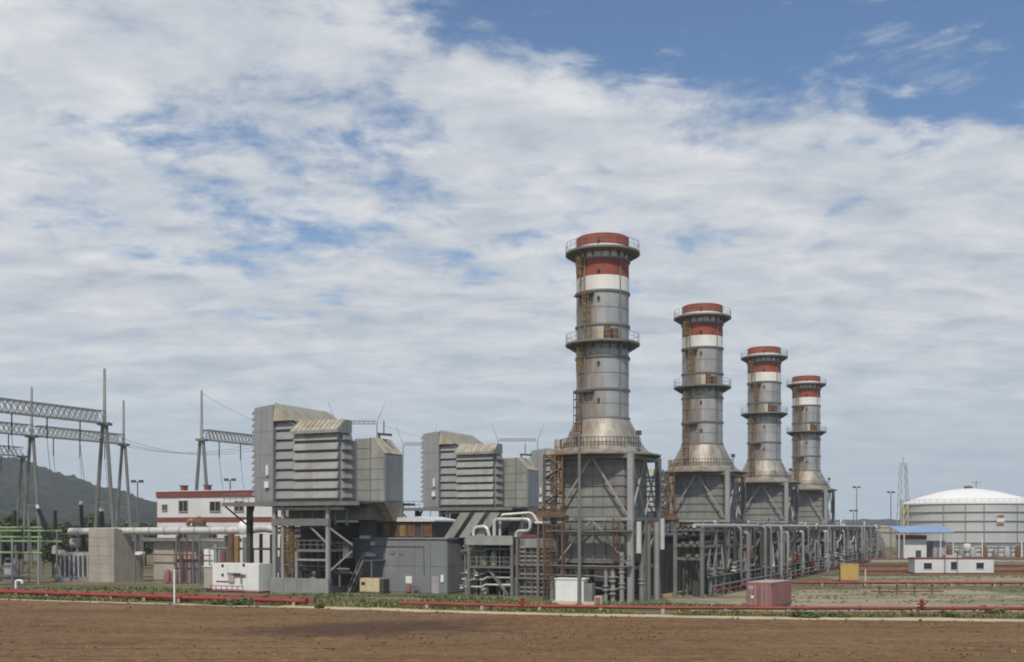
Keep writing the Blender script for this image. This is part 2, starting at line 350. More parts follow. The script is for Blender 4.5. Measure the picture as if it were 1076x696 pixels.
# ================================================================== SETTING
def interp(pts, x):
    if x <= pts[0][0]: return pts[0][1]
    for (a, b), (c, d) in zip(pts, pts[1:]):
        if x <= c: return b + (d - b) * (x - a) / (c - a)
    return pts[-1][1]
TRACK = [(-200, 178), (-59, 127), (-36.7, 119), (-17.4, 112.3), (-1.9, 106.2), (16, 101.7), (26, 99.8), (46, 97.6), (200, 90)]
def trk(x): return interp(TRACK, x)
def fbm(x, y, z=0.0, o=5):
    return noise.fractal(Vector((x, y, z)), 0.9, 2.0, o, noise_basis='PERLIN_ORIGINAL')

g = MB(); n = 40
xs = [-2900 + 5800 * i / n for i in range(n + 1)]; ys = [-250 + 3100 * i / n for i in range(n + 1)]
g.add([(x, y, 0) for y in ys for x in xs], [(j * (n + 1) + i, j * (n + 1) + i + 1, (j + 1) * (n + 1) + i + 1, (j + 1) * (n + 1) + i) for j in range(n) for i in range(n)])
struct(g.build('ground', M['ground']))

# tilled field: relief is geometry
fx0, fx1, nx, ny = -130.0, 130.0, 520, 250
vs = []
for j in range(ny + 1):
    for i in range(nx + 1):
        x = fx0 + (fx1 - fx0) * i / nx; far = trk(x) - 0.6 + 0.7 * fbm(x * 0.25, 3.0); y = 25 + (far - 25) * j / ny
        e = min(1.0, (far - y) / 2.5)
        h = 0.10 + 0.035 * math.sin((y + 0.23 * x) * 4.2 + 2 * fbm(x * 0.08, y * 0.08)) * (0.5 + fbm(x * 0.1, y * 0.1, 4)) + 0.13 * fbm(x * 0.9, y * 0.9, 1.0) + 0.10 * fbm(x * 0.06, y * 0.1, 2.0)
        vs.append((x, y, 0.012 + max(0.0, h) * e))
m_ = MB(); m_.add(vs, [(j * (nx + 1) + i, j * (nx + 1) + i + 1, (j + 1) * (nx + 1) + i + 1, (j + 1) * (nx + 1) + i) for j in range(ny) for i in range(nx)], True)
struct(m_.build('field', M['field']))

def strip(name, f0, f1, z, m, x0, x1, n=260, wob=0.35):
    vs = []
    for i in range(n + 1):
        x = x0 + (x1 - x0) * i / n; a = f0(x) + wob * fbm(x * 0.4, 1.7); b = f1(x) + wob * fbm(x * 0.4, 8.3)
        vs += [(x, a, z), (x, (a + b) / 2, z), (x, b, z)]
    mb = MB(); mb.add(vs, [(3 * i + k, 3 * i + 3 + k, 3 * i + 4 + k, 3 * i + 1 + k) for i in range(n) for k in (0, 1)])
    return struct(mb.build(name, m))
strip('path', lambda x: trk(x) - 0.9, lambda x: trk(x) + (3.0 if x > -25 else 0.7), 0.008, M['track'], -130, 130)
strip('verge', lambda x: trk(x) + (3.0 if x > -25 else 0.7), lambda x: trk(x) + (4.2 if x > 5 else 11), 0.004, M['verge'], -130, 130)
strip('gravel_yard', lambda x: 108.5, lambda x: 146, 0.004, M['lot'], 18, 62, 80, 2.5)
strip('gravel_yard', lambda x: 157, lambda x: 186, 0.004, M['lot'], 52, 130, 80, 2.0)

# wooded hill behind the switchyard
def hill(name, prof, yc, half, x0, x1, step, m, rough=5.0, fr=0.06):
    nx = int((x1 - x0) / step); ny = int(2 * half / step); vs = []
    for j in range(ny + 1):
        for i in range(nx + 1):
            x = x0 + (x1 - x0) * i / nx; y = yc - half + 2 * half * j / ny
            b = max(0.0, 1 - ((y - yc) / half) ** 2) ** 1.2
            h = interp(prof, x + 30 * fbm(x * 0.004, y * 0.004)) * b * (1 + 0.25 * fbm(x * 0.006, y * 0.006, 3))
            t = (1 - abs(noise.noise(Vector((x * fr, y * fr, 1.0))))) ** 2 * rough + rough * 0.7 * noise.noise(Vector((x * fr * 2.6, y * fr * 2.6, 2.0)))
            vs.append((x, y, -0.5 + h + (t if h > 1.0 else t * h)))
    mb = MB(); mb.add(vs, [(j * (nx + 1) + i, j * (nx + 1) + i + 1, (j + 1) * (nx + 1) + i + 1, (j + 1) * (nx + 1) + i) for j in range(ny) for i in range(nx)], False)
    return struct(mb.build(name, m))
hill('hill', [(-1500, 110), (-900, 112), (-680, 90), (-608, 76), (-557, 64), (-523, 52), (-495, 44), (-461, 35), (-427, 26), (-325, 14), (-212, 9), (-120, 0), (0, 0)],
     1300, 380, -1500, -80, 6.0, M['hill'], 9.0, .05)
hill('hill', [(200, 10), (600, 22), (900, 18), (1300, 30), (1800, 14)], 2350, 220, 150, 1900, 22.0, M['hill'], 5, 0.03)

# ================================================================== EXHAUST STACKS
def ring_pts(r, z, n, a0=0, a1=360): return [(r * math.cos(R(a0 + (a1 - a0) * i / n)), r * math.sin(R(a0 + (a1 - a0) * i / n)), z) for i in range(n + 1)]
def handrail(mb, pts, h=1.1, r=0.035, every=1):
    for k in (0.5, 1.0): mb.path([(x, y, z + h * k) for x, y, z in pts], r, 5)
    for i, p in enumerate(pts):
        if i % every == 0: mb.tube(p, (p[0], p[1], p[2] + h), r, 5)
    return mb
def square(hx0, hx1, hy0, hy1, z, step=1.2):
    out = []
    for (a, b) in (((hx0, hy0), (hx1, hy0)), ((hx1, hy0), (hx1, hy1)), ((hx1, hy1), (hx0, hy1)), ((hx0, hy1), (hx0, hy0))):
        k = max(1, round(math.dist(a, b) / step))
        out += [(a[0] + (b[0] - a[0]) * i / k, a[1] + (b[1] - a[1]) * i / k, z) for i in range(k)]
    return out + [out[0]]
def ladder_cage(x, y, z0, z1, w=0.7, d=0.75, face=-1):
    """caged ladder standing on the -y side"""
    mb = MB()
    for s in (-1, 1): mb.bar((x + s * w / 2, y, z0), (x + s * w / 2, y, z1), 0.09)
    z = z0 + 0.3
    while z < z1: mb.tube((x - w / 2, y, z), (x + w / 2, y, z), 0.03, 5); z += 0.4
    z = z0 + 2.2
    hoop = [(-w / 2, 0), (-w / 2, face * d * 0.7), (-w / 4, face * d), (w / 4, face * d), (w / 2, face * d * 0.7), (w / 2, 0)]
    while z < z1:
        mb.path([(x + a, y + b, z) for a, b in hoop], 0.045, 4); z += 0.9
    for a, b in hoop[1:-1]: mb.bar((x + a, y + b, z0 + 2.2), (x + a, y + b, z1), 0.05)
    return mb
def make_stack():
    t = local_thing('exhaust_stack', 'x', 'stack', 0, 0, 0, 0)
    P = lambda nm, mb, m, sub=None: part(t, nm, mb, m, sub)
    r = 3.06
    # shell in courses, tapering cone below
    zc = [20.98, 24.26, 27.99, 31.66, 35.5]
    for a, b in zip(zc, zc[1:]): P('shell_course', MB().lathe([(r, a + 0.01), (r, b - 0.01)], 48), 'shell')
    P('white_band', MB().lathe([(r + .004, 35.51), (r + .004, 37.26)], 48), 'white')
    P('red_band', MB().lathe([(r + .006, 37.27), (r + .006, 39.22)], 48), 'red')
    P('white_band', MB().lathe([(r + .004, 39.23), (r + .004, 40.85)], 48), 'white')
    top = P('red_band', MB().lathe([(r + .02, 40.86), (r + .02, 42.0), (r - .12, 42.08), (r - .2, 42.0), (r - .2, 40.0)], 48), 'red')
    for z in zc + [39.25]:
        P('stiffening_ring', MB().lathe([(r, z - .11), (r + .16, z - .11), (r + .16, z + .11), (r, z + .11)], 48), 'casing')
    for z in (22.6, 26.1, 29.0, 33.6): P('weld_seam', MB().lathe([(r, z - .03), (r + .03, z - .03), (r + .03, z + .03), (r, z + .03)], 48), 'casing')
    P('cone', MB().lathe([(6.75, 16.55), (6.78, 16.72), (5.9, 16.9), (5.35, 17.15), (4.9, 17.6), (4.5, 18.2), (4.1, 19.0), (3.72, 19.8), (3.35, 20.5), (3.07, 21.0)], 56), 'cone')
    # ring platforms with brackets and rails
    for z, rad in ((40.35, 4.35), (29.75, 4.35)):
        d = P('ring_platform', MB().lathe([(r, z), (rad, z), (rad, z - .22), (rad - .15, z - .26), (r + .05, z - .4)], 48), 'steel')
        b = MB().ext([(r, -.04, z - .3), (rad - .15, -.04, z - .3), (r, -.04, z - 1.0)], (0, .08, 0)).build('bracket', M['steel'], d)
        for k in range(1, 20): dup(b, d, (0, 0, 0), R(18 * k))
        P('handrail', handrail(MB(), ring_pts(rad - .06, z, 28), 1.05, .022), 'casing')
    # half landings below rings
    for z in (35.15, 23.95):
        d = P('landing', MB().lathe([(r, z), (3.75, z), (3.75, z - .18), (r, z - .18)], 10, (0, 0), 228, 272), 'dark')
    # caged ladders between platforms, sampling ports, analyser cabinets
    for z0, z1, a in ((17.0, 23.9, 257), (23.95, 29.8, 243), (29.8, 35.1, 258), (35.2, 40.4, 243)):
        mb = ladder_cage(0, 0, z0, z1); o = P('caged_ladder', mb, 'rust' if z0 < 20 else 'yellow')
        o.location = ((r + .12) * math.cos(R(a)) if z0 > 20 else 4.9 * math.cos(R(a)), (r + .12) * math.sin(R(a)) if z0 > 20 else 4.9 * math.sin(R(a)), 0); o.rotation_euler = (0, 0, R(a + 90))
    for z in (37.8, 34.6, 27.2, 23.0, 41.3):
        a = R(282); P('sampling_port', MB().tube((r * math.cos(a), r * math.sin(a), z), ((r + .3) * math.cos(a), (r + .3) * math.sin(a), z), .17, 10), 'dark')
    for k, a in enumerate((287, 299, 312)):
        o = P('analyser_cabinet', MB().box(-.35, .35, -.3, .3, 29.77, 31.0 + .25 * (k % 2)), ('beige', 'rust', 'rust')[k]); o.location = (3.75 * math.cos(R(a)), 3.75 * math.sin(R(a)), 0); o.rotation_euler = (0, 0, R(a + 90))
    # vertical cable conduits and water-stain free downpipes
    for a in (236, 250, 330):
        P('conduit', MB().tube(((r + .12) * math.cos(R(a)), (r + .12) * math.sin(R(a)), 17.6), ((r + .12) * math.cos(R(a)), (r + .12) * math.sin(R(a)), 40.0), .07, 6), 'steel')
    # ring beam under the flared skirt, picket rail on the skirt
    for y in (-4.75, 5.2): P('head_beam', MB().bar((-4.5, y, 16.3), (5.4, y, 16.3), .34, .4), 'steel')
    for x in (-4.2, 5.1): P('head_beam', MB().bar((x, -4.5, 16.28), (x, 4.95, 16.28), .34, .4), 'steel')
    P('handrail', handrail(MB(), [(5.0 * math.cos(R(a)), 5.0 * math.sin(R(a)), 17.4) for a in range(190, 352, 5)], 1.15, .04), 'dark')
    P('skirt_soffit', MB().lathe([(3.4, 16.53), (6.74, 16.53)], 56), 'dark')
    fl = P('floodlight', MB().box(5.3, 5.8, -3.6, -3.1, 18.7, 19.2).tube((5.55, -3.3, 16.7), (5.55, -3.3, 18.7), .06, 6), 'lamp')
    # ribbed casing under the cone
    c0, c1, d0, d1 = -3.5, 4.1, -3.9, 3.9
    cs = P('casing', MB().box(c0, c1, d0, d1, 9.55, 16.62), 'casing')
    nb = 6; w = (c1 - c0) / nb
    pn = MB().box(-w / 2 + .05, w / 2 - .05, -.05, 0, .06, 1.11).build('casing_panel', M['casingwall'], t)
    for k in range(nb):
        for q in range(6):
            o = pn if (k, q) == (0, 0) else dup(pn, t); o.location = (c0 + w * (k + .5), d0 - .005, 9.6 + 1.17 * q)
    pn2 = MB().box(0, .05, -w / 2 + .05, w / 2 - .05, .06, 1.11).build('casing_panel', M['casingwall'], t)
    for k in range(nb):
        for q in range(6):
            o = pn2 if (k, q) == (0, 0) else dup(pn2, t); o.location = (c1 + .005, d0 + 1.3 * (k + .5), 9.6 + 1.17 * q)
    for z in (9.6, 10.77, 11.94, 13.11, 14.28, 15.45, 16.45):
        P('casing_rib', MB().box(c0 - .16, c1 + .16, d0 - .16, d0 - .06, z - .07, z + .07), 'steel')
        P('casing_rib', MB().box(c1 + .06, c1 + .16, d0 - .05, d1, z - .07, z + .07), 'steel')
    # frame
    cx = (-4.2, 5.1); cyy = (-4.75, 5.2)
    for x in cx:
        for y in cyy:
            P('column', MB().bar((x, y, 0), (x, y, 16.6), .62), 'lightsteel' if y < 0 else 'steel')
    P('column', MB().bar((.45, 5.2, 0), (.45, 5.2, 16.6), .5), 'steel'); P('column', MB().bar((5.1, .2, 0), (5.1, .2, 9.2), .5), 'steel')
    for z in (3.84, 7.73, 9.3):
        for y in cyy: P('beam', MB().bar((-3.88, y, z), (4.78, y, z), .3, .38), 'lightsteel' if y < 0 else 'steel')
        for x in cx: P('beam', MB().bar((x, -4.43, z), (x, 4.88, z), .28, .36), 'steel')
    for (a, b) in (((.45, -4.75, 16.4), (4.85, -4.75, 9.6)), ((.45, -4.75, 16.4), (-3.95, -4.75, 9.6)), ((5.1, .2, 16.4), (5.1, -4.5, 9.6)), ((5.1, .2, 16.4), (5.1, 4.9, 9.6)),
                   ((5.1, .2, 9.6), (5.1, -4.5, 16.2)), ((5.1, .2, 9.6), (5.1, 4.9, 16.2)), ((.45, -4.75, 9.2), (-.9, -4.75, 7.95)), ((.45, -4.75, 9.2), (1.8, -4.75, 7.95)),
                   ((1.9, -4.75, 7.6), (4.85, -4.75, 4.1)), ((-1.1, -4.75, 7.6), (-3.95, -4.75, 4.1)), ((5.1, -4.5, 9.1), (5.1, 0, 4.1)), ((5.1, 4.9, 9.1), (5.1, .4, 4.1)),
                   ((-4.2, -4.5, 16.4), (-4.2, 0, 9.6)), ((-4.2, 4.9, 16.4), (-4.2, .2, 9.6)), ((.45, 5.2, 16.4), (4.85, 5.2, 9.6)), ((.45, 5.2, 16.4), (-3.95, 5.2, 9.6))):
        P('brace', MB().bar(a, b, .17, .17), 'lightsteel')
    # walkways under the casing with rails
    for z in (3.98, 7.9):
        P('walkway', MB().box(-4.6, 5.4, -5.9, -4.95, z, z + .12), 'casing')
        P('handrail', handrail(MB(), [(-4.5 + 1.1 * i, -5.85, z + .12) for i in range(10)], 1.1, .04), 'rust' if z < 5 else 'steel')
    # transition duct, hopper and dark machinery below
    dc = P('transition_duct', MB().box(-3.4, 3.9, -3.6, 3.6, 4.3, 9.1), 'casing')
    for x in (-2.6, -1.2, .3, 1.7, 3.1): P('duct_stiffener', MB().box(x - .08, x + .08, -3.78, -3.61, 4.3, 9.1), 'steel')
    P('hopper', MB().ext([(-3, -3, 4.2), (3.4, -3, 4.2), (2.4, -3, 2.2), (-2, -3, 2.2)], (0, 6, 0)), 'dark')
    P('inlet_duct', MB().box(-5.6, -3.42, -2.8, 2.8, 2.6, 7.6), 'casing')
    for x in (-5.2, -4.4): P('duct_stiffener', MB().box(x - .1, x + .1, -3.0, -2.81, 2.6, 7.7), 'steel')
    # rusty ladder tower and balcony on the left
    P('caged_ladder', ladder_cage(-3.3, -5.0, 9.9, 18.4, .8, .9), 'yellow')
    P('caged_ladder', ladder_cage(-4.4, -5.2, .2, 9.9, .8, .8), 'rust')
    P('caged_ladder', ladder_cage(3.6, -5.1, 3.9, 9.4, .7, .7), 'rust')
    for x in (-4.9, -2.6):
        P('stair_post', MB().bar((x, -6.0, 0), (x, -6.0, 16.6), .16), 'rust')
    for k in range(5): P('stair_flight', MB().bar((-4.9 if k % 2 else -2.6, -5.6, 9.9 + 1.35 * k), (-2.6 if k % 2 else -4.9, -5.6, 11.25 + 1.35 * k), .7, .14), 'rust')
    P('balcony', MB().box(-5.6, -2.2, -6.3, -5.0, 9.5, 9.7), 'rust')
    P('balcony_panel', MB().box(-5.6, -2.2, -6.36, -6.3, 9.5, 10.1), 'rust')
    P('handrail', handrail(MB(), [(-5.5 + .55 * i, -6.25, 9.7) for i in range(7)], 1.1, .05), 'rust')
    P('balcony', MB().box(-5.4, -3.2, -5.9, -5.0, 5.6, 5.75), 'rust')
    P('handrail', handrail(MB(), [(-5.3 + .5 * i, -5.85, 5.75) for i in range(5)], 1.1, .05), 'rust')
    # pipes hung in the frame
    for x, y, z0, z1, rr, m in ((5.9, -4.4, 5.5, 9.0, .32, 'pipewhite'), (6.4, 2.6, 5.8, 9.4, .3, 'pipewhite'), (3.2, -5.3, 0, 3.8, .28, 'lightsteel'), (4.3, -5.5, 0, 5.6, .26, 'lightsteel'),
                                (2.4, -5.4, 0, 3.7, .2, 'lightsteel'), (5.9, -3.4, 0, 5.4, .3, 'casing'), (6.0, -1.2, 0, 8.8, .25, 'steel'), (6.1, 1.4, 0, 9.0, .34, 'lightsteel'), (-2.2, -4.3, 0, 3.7, .3, 'casing'), (.2, -4.2, 0, 3.7, .3, 'dark')):
        P('standpipe', MB().tube((x, y, z0), (x, y, z1), rr, 10), m)
    for x, z in ((3.2, 1.2), (3.2, 2.6), (4.3, 1.9), (4.3, 3.6), (2.4, 1.6), (5.9, 2.3)):
        P('valve', MB().lathe([(.05, z - .3), (.42, z - .28), (.42, z - .18), (.2, z - .1), (.2, z + .1), (.42, z + .18), (.42, z + .28), (.05, z + .3)], 10, (x, -5.45 if x < 5 else -3.4)), 'lightsteel')
    for z in (1.6, 2.9): P('cross_pipe', MB().path([(-3.9, -5.1, z), (1.0, -5.1, z), (1.6, -5.2, z - .1), (4.6, -5.3, z - .1)], .12, 8), 'steel')
    return t
stk = make_stack()
stk_labels = ['nearest and tallest looking red and white banded exhaust stack', 'second exhaust stack from the front, its rusty balcony in clear view',
              'third exhaust stack from the front, between the second and the farthest', 'farthest and smallest looking red and white banded exhaust stack']
stacks = [stk]
for i in range(1, 4):
    c = copy_tree(stk); c.location = W(0, 0, 0, i); stacks.append(c)
for i, s in enumerate(stacks): s['label'] = stk_labels[i]; s['group'] = 'exhaust stacks in a row'
# ================================================================== AIR INTAKE FILTER HOUSES
def make_filter():
    t = local_thing('filter_house', 'x', 'filter house', -38, -7, 0)
    P = lambda nm, mb, m, sub=None: part(t, nm, mb, m, sub)
    off = OFF[t.name]
    def place(o, x, y, z): o.location = (x - off[0], y - off[1], z - off[2])
    y0 = -7.0
    # tall bank A: plain end wall towards the yard, hoods on the outer side
    P('tower_wall', MB().ext([(-45.0, y0, 11.6), (-42.1, y0, 11.6), (-42.1, y0, 24.0), (-42.6, y0, 24.0), (-45.0, y0, 23.7)], (0, 12.2, 0)), 'cladcool')
    for k in range(3):
        for q in range(4):
            P('wall_panel', MB().box(-44.93 + .95 * k, -44.93 + .95 * k + .9, y0 - .04, y0 - .002, 11.75 + 2.95 * q, 11.75 + 2.95 * q + 2.88), 'cladcool')
    h = MB().ext([(0, 0, .78), (-.52, 0, .22), (-.52, 0, .1), (0, 0, .1)], (0, 12.2, 0)).build('weather_hood', M['cladcool'], t)
    for q in range(14):
        o = h if q == 0 else dup(h, t); place(o, -45.0, y0, 12.35 + .8 * q)
    # bank B with roof sloping down to the inner side
    P('bank_wall', MB().ext([(-42.05, y0 + .8, 11.6), (-39.0, y0 + .8, 11.6), (-39.0, y0 + .8, 21.85), (-41.9, y0 + .8, 23.95)], (0, 11.4, 0)), 'casing')
    for k in range(8):
        a = y0 + .1 + 12.1 * k / 8
        P('roof_panel', MB().ext([(-42.0, a + .03, 24.05), (-38.75, a + .03, 21.72), (-38.75, a + .03, 21.84), (-42.0, a + .03, 24.17)], (0, 12.1 / 8 - .06, 0)), 'cladsunlit')
    for k in range(16):
        a = y0 + .2 + 12.0 * k / 16
        P('roof_rib', MB().ext([(-42.0, a, 24.18), (-38.75, a, 21.85), (-38.75, a, 21.97), (-42.0, a, 24.30)], (0, .12, 0)), 'clad')
    P('gable_panel', MB().ext([(-42.05, y0 - .1, 21.9), (-39.0, y0 - .1, 21.9), (-41.85, y0 - .1, 23.9)], (0, .18, 0)), 'cladsunlit')
    def hoods(xa, xb, n, zb, pitch, m='clad', d=.55, yy=y0):
        hd = MB().ext([(xa, 0, pitch * .99), (xa, -d * .4, pitch * .95), (xa, -d * .85, pitch * .27), (xa, -d * .85, pitch * .2), (xa, 0, pitch * .2)], (xb - xa, 0, 0)).build('weather_hood', M[m], t)
        for q in range(n):
            o = hd if q == 0 else dup(hd, t); o.location = (-off[0], yy - off[1], zb + pitch * q)
    hoods(-42.0, -39.1, 8, 11.75, 1.26, 'cladcool', .5, y0 + .8)
    # bank C, the low front bank with mitred hood cap
    P('bank_wall', MB().box(-38.5, -32.1, y0 - .05, -4.6, 11.6, 20.9), 'casing'); P('rear_wall', MB().box(-38.5, -32.15, -4.58, 3.0, 11.6, 19.3), 'clad')
    P('bank_side', MB().box(-32.1, -32.0, y0 + .4, -3.2, 11.7, 19.25), 'clad')
    hoods(-38.6, -32.0, 7, 11.75, 1.2, 'clad', .6, y0 - .05)
    P('cap_fascia', MB().box(-38.75, -31.7, y0 - .95, y0 - .85, 20.05, 20.45), 'clad')
    for k in range(5):
        xa = -38.75 + 7.0 * k / 5; xb = xa + 7.0 / 5 - .05
        P('roof_panel', MB().ext([(xa, y0 - .95, 20.45), (xb, y0 - .95, 20.45), (xb, y0 + .75, 21.75), (xa, y0 + .75, 21.75)], (0, .06, .1)), 'cladsunlit')
    for k in range(10):
        xa = -38.6 + 7.0 * k / 10
        P('roof_rib', MB().ext([(xa, y0 - .93, 20.58), (xa + .1, y0 - .93, 20.58), (xa + .1, y0 + .77, 21.88), (xa, y0 + .77, 21.88)], (0, .05, .08)), 'clad')
    P('roof_top', MB().box(-38.7, -31.8, y0 + .8, -4.7, 21.5, 21.75), 'clad')
    P('cap_end', MB().ext([(-31.72, y0 - .9, 20.1), (-31.72, y0 - .9, 20.5), (-31.72, y0 + .75, 21.75), (-31.72, -4.8, 21.75), (-31.72, -4.8, 20.1)], (.1, 0, 0)), 'clad')
    sh = MB().ext([(0, y0 + .4, 1.15), (.2, y0 + .4, 1.1), (.45, y0 + .4, .36), (.45, y0 + .4, .28), (0, y0 + .4, .28)], (0, 1.9, 0)).build('weather_hood', M['clad'], t)
    for q in range(7):
        o = sh if q == 0 else dup(sh, t); o.location = (-32.0 - off[0], -off[1], 11.75 + 1.2 * q)
    # duct D with chamfered shoulder
    d0 = -3.0
    pent = [(-32.4, 11.6), (-28.0, 11.6), (-28.0, 17.6), (-29.8, 19.6), (-32.4, 19.6)]
    P('intake_duct', MB().ext([(x, d0, z) for x, z in pent], (0, 4.4, 0)), 'clad')
    for q in range(6):
        za = 11.75 + 1.32 * q
        P('duct_panel', MB().box(-32.3, -30.05, d0 - .06, d0 - .003, za, za + 1.2), 'clad')
        if q < 4: P('duct_panel', MB().box(-29.95, -28.1, d0 - .05, d0 - .003, za, za + 1.2), 'clad')
    P('duct_panel', MB().ext([(-29.95, d0 - .05, 17.1), (-28.1, d0 - .05, 17.1), (-28.1, d0 - .05, 17.6), (-29.75, d0 - .05, 19.4), (-29.95, d0 - .05, 19.5)], (0, .047, 0)), 'clad')
    P('flange', MB().box(-30.06, -29.94, d0 - .16, d0 - .05, 11.6, 19.7), 'casing')
    for k in range(5):
        ya = d0 + .1 + .86 * k
        P('duct_panel', MB().box(-27.99, -27.93, ya, ya + .78, 11.75, 17.5), 'cladcool')  # cooler, darker cladding paints in the shade on the duct's right face
    for k in range(3):
        ya = d0 + .02 + 1.45 * k
        P('shoulder_panel', MB().ext([(-29.78, ya, 19.64), (-27.96, ya, 17.62), (-27.90, ya, 17.70), (-29.72, ya, 19.72)], (0, 1.4, 0)), 'cladsunlit')
    P('hoist_beam', MB().bar((-30.2, -1.0, 20.3), (-28.2, -1.0, 20.1), .3).bar((-30.0, -1, 19.5), (-30.0, -1, 20.3), .2).tube((-29.3, -1, 20.2), (-29.3, -1, 22.0), .07), 'dark')
    P('lower_duct', MB().add([(-32.4, d0, 11.58), (-28, d0, 11.58), (-28, 1.4, 11.58), (-32.4, 1.4, 11.58), (-31.0, .2, 9.2), (-28.6, .2, 9.2), (-28.6, 2.4, 9.2), (-31.0, 2.4, 9.2)],
        [(0, 1, 2, 3), (7, 6, 5, 4), (0, 4, 5, 1), (1, 5, 6, 2), (2, 6, 7, 3), (3, 7, 4, 0)]), 'cladsunlit')
    # dark understructure between deck and machinery
    P('plenum_floor', MB().box(-41.0, -29.5, -4.6, 4.2, 9.3, 11.15), 'casing')
    for k in range(9): P('floor_joist', MB().bar((-41.2 + 1.4 * k, -7.6, 10.95), (-41.2 + 1.4 * k, 4.2, 10.95), .2, .3), 'dark')
    for k in range(6): P('duct_hanger', MB().tube((-40.2 + 1.7 * k, -5.8, 8.6), (-40.2 + 1.7 * k, -5.8, 11.1), .18, 8), 'casing')
    # deck, legs, fascia
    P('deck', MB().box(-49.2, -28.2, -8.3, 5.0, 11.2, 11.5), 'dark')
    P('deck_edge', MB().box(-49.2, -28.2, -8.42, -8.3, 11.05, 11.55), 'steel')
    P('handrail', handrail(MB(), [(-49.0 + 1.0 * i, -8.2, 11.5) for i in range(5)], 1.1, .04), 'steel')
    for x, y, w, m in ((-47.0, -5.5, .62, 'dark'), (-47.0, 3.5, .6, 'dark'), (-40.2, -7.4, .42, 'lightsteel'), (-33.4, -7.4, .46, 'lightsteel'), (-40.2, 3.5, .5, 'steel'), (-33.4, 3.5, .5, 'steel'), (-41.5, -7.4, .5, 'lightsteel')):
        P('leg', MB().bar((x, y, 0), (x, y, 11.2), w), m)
    P('strut', MB().bar((-49.0, -8.0, 11.1), (-47.1, -5.8, 8.6), .2), 'dark'); P('strut', MB().bar((-45.5, -6.6, 11.1), (-46.8, -5.7, 9.2), .25), 'dark')
    P('fascia_beam', MB().box(-41.8, -33.1, -7.75, -7.62, 8.55, 9.45), 'steel')
    P('upper_beam', MB().bar((-41.5, -7.4, 10.7), (-31.0, -7.4, 10.7), .3, .4), 'lightsteel')
    P('middle_deck', MB().box(-38.2, -33.2, -7.3, -2.5, 5.3, 5.6), 'steel')
    P('middle_deck', MB().box(-41.4, -33.2, -6.9, -2.5, 8.1, 8.4), 'dark')
    P('handrail', handrail(MB(), [(-38.1 + .95 * i, -7.2, 5.6) for i in range(6)], 1.1, .04), 'steel')
    P('beam', MB().bar((-38.0, -7.35, 4.3), (-33.6, -7.35, 4.3), .2, .25), 'lightsteel')
    P('leg', MB().bar((-38.2, -7.3, 2.0), (-38.2, -7.3, 5.3), .3), 'lightsteel')
    for a, b in (((-36, -7.4, 8.4), (-33.6, -7.4, 6.4)), ((-33.2, -7.2, 3.0), (-30.5, -6.5, 5.4)), ((-33.2, -7.2, 8.2), (-30.4, -6.5, 6.2))): P('brace', MB().bar(a, b, .18), 'lightsteel')
    P('caged_ladder', ladder_cage(-39.4, -7.3, 1.4, 8.4, 1.0, .7), 'yellow')
    P('caged_ladder', ladder_cage(-39.0, -6.4, 1.9, 8.3, .9, .7), 'yellow')
    P('wall_lamp', MB().box(-43.0, -42.7, y0 - .35, y0 - .05, 15.0, 16.3), 'whiteclean'); P('wall_lamp', MB().box(-43.2, -42.6, y0 - .4, y0 - .05, 13.4, 14.2), 'whiteclean')
    return t
flt = make_filter()
fl_labels = ['nearest air intake filter house, left of the grey walled block', 'second air intake filter house, just left of the nearest stack', 'third air intake filter house, half hidden behind the nearest stack frame', 'farthest air intake filter house, glimpsed between the first two stacks']
fls = [flt] + [copy_tree(flt) for _ in range(3)]
for i, f in enumerate(fls):
    f.location = W(-38, -7, 0, i); f['label'] = fl_labels[i]; f['group'] = 'air intake filter houses in a row'

# machinery under the nearest filter house
t = local_thing('generator_plinth', 'low grey concrete plinth under the nearest filter house', 'plinth', -36, -3)
part(t, 'base_slab', MB().box(-41.8, -34.6, -7.9, 4.0, 0, .9), 'plinth')
part(t, 'parapet', MB().box(-41.8, -33.0, -8.0, -7.7, 0, 2.0), 'plinth')
for k in range(4): part(t, 'wall_panel', MB().box(-41.7 + 2.05 * k, -41.7 + 2.05 * k + 1.97, -8.04, -8.002, .15, 1.9), 'plinth')
t = local_thing('generator_enclosure', 'dark generator housing on the plinth behind the yellow ladder cages', 'generator', -36, -1, .9)
part(t, 'housing', MB().box(-40.8, -34.6, -3.0, 3.6, .9, 9.0), 'dark')
for k in range(5): part(t, 'louvre', MB().box(-40.6 + 1.17 * k, -40.6 + 1.17 * k + 1.0, -3.12, -3.002, 1.6, 6.6), 'dark')
for z, y in ((2.9, -4.2), (3.4, -4.8), (6.2, -4.0), (6.7, -4.6)): part(t, 'cooling_pipe', MB().path([(-40.5, y, z), (-35, y, z), (-34.4, y, z - .3), (-32, y, z - .3)], .16, 8), 'steel')
for x in (-39.8, -37.0, -35.8, -33.8): part(t, 'cooling_pipe', MB().tube((x, -4.3, .9), (x, -4.3, 6.5), .13, 8), 'steel')
for x in (-36.8, -34.6): part(t, 'pump', MB().lathe([(.05, .9), (.5, .95), (.5, 1.9), (.3, 2.1), (.3, 2.7), (.02, 2.8)], 14, (x, -5.6)), 'casing')
part(t, 'terminal_box', MB().box(-33.3, -32.4, -4.4, -3.2, 4.5, 6.6), 'steel')

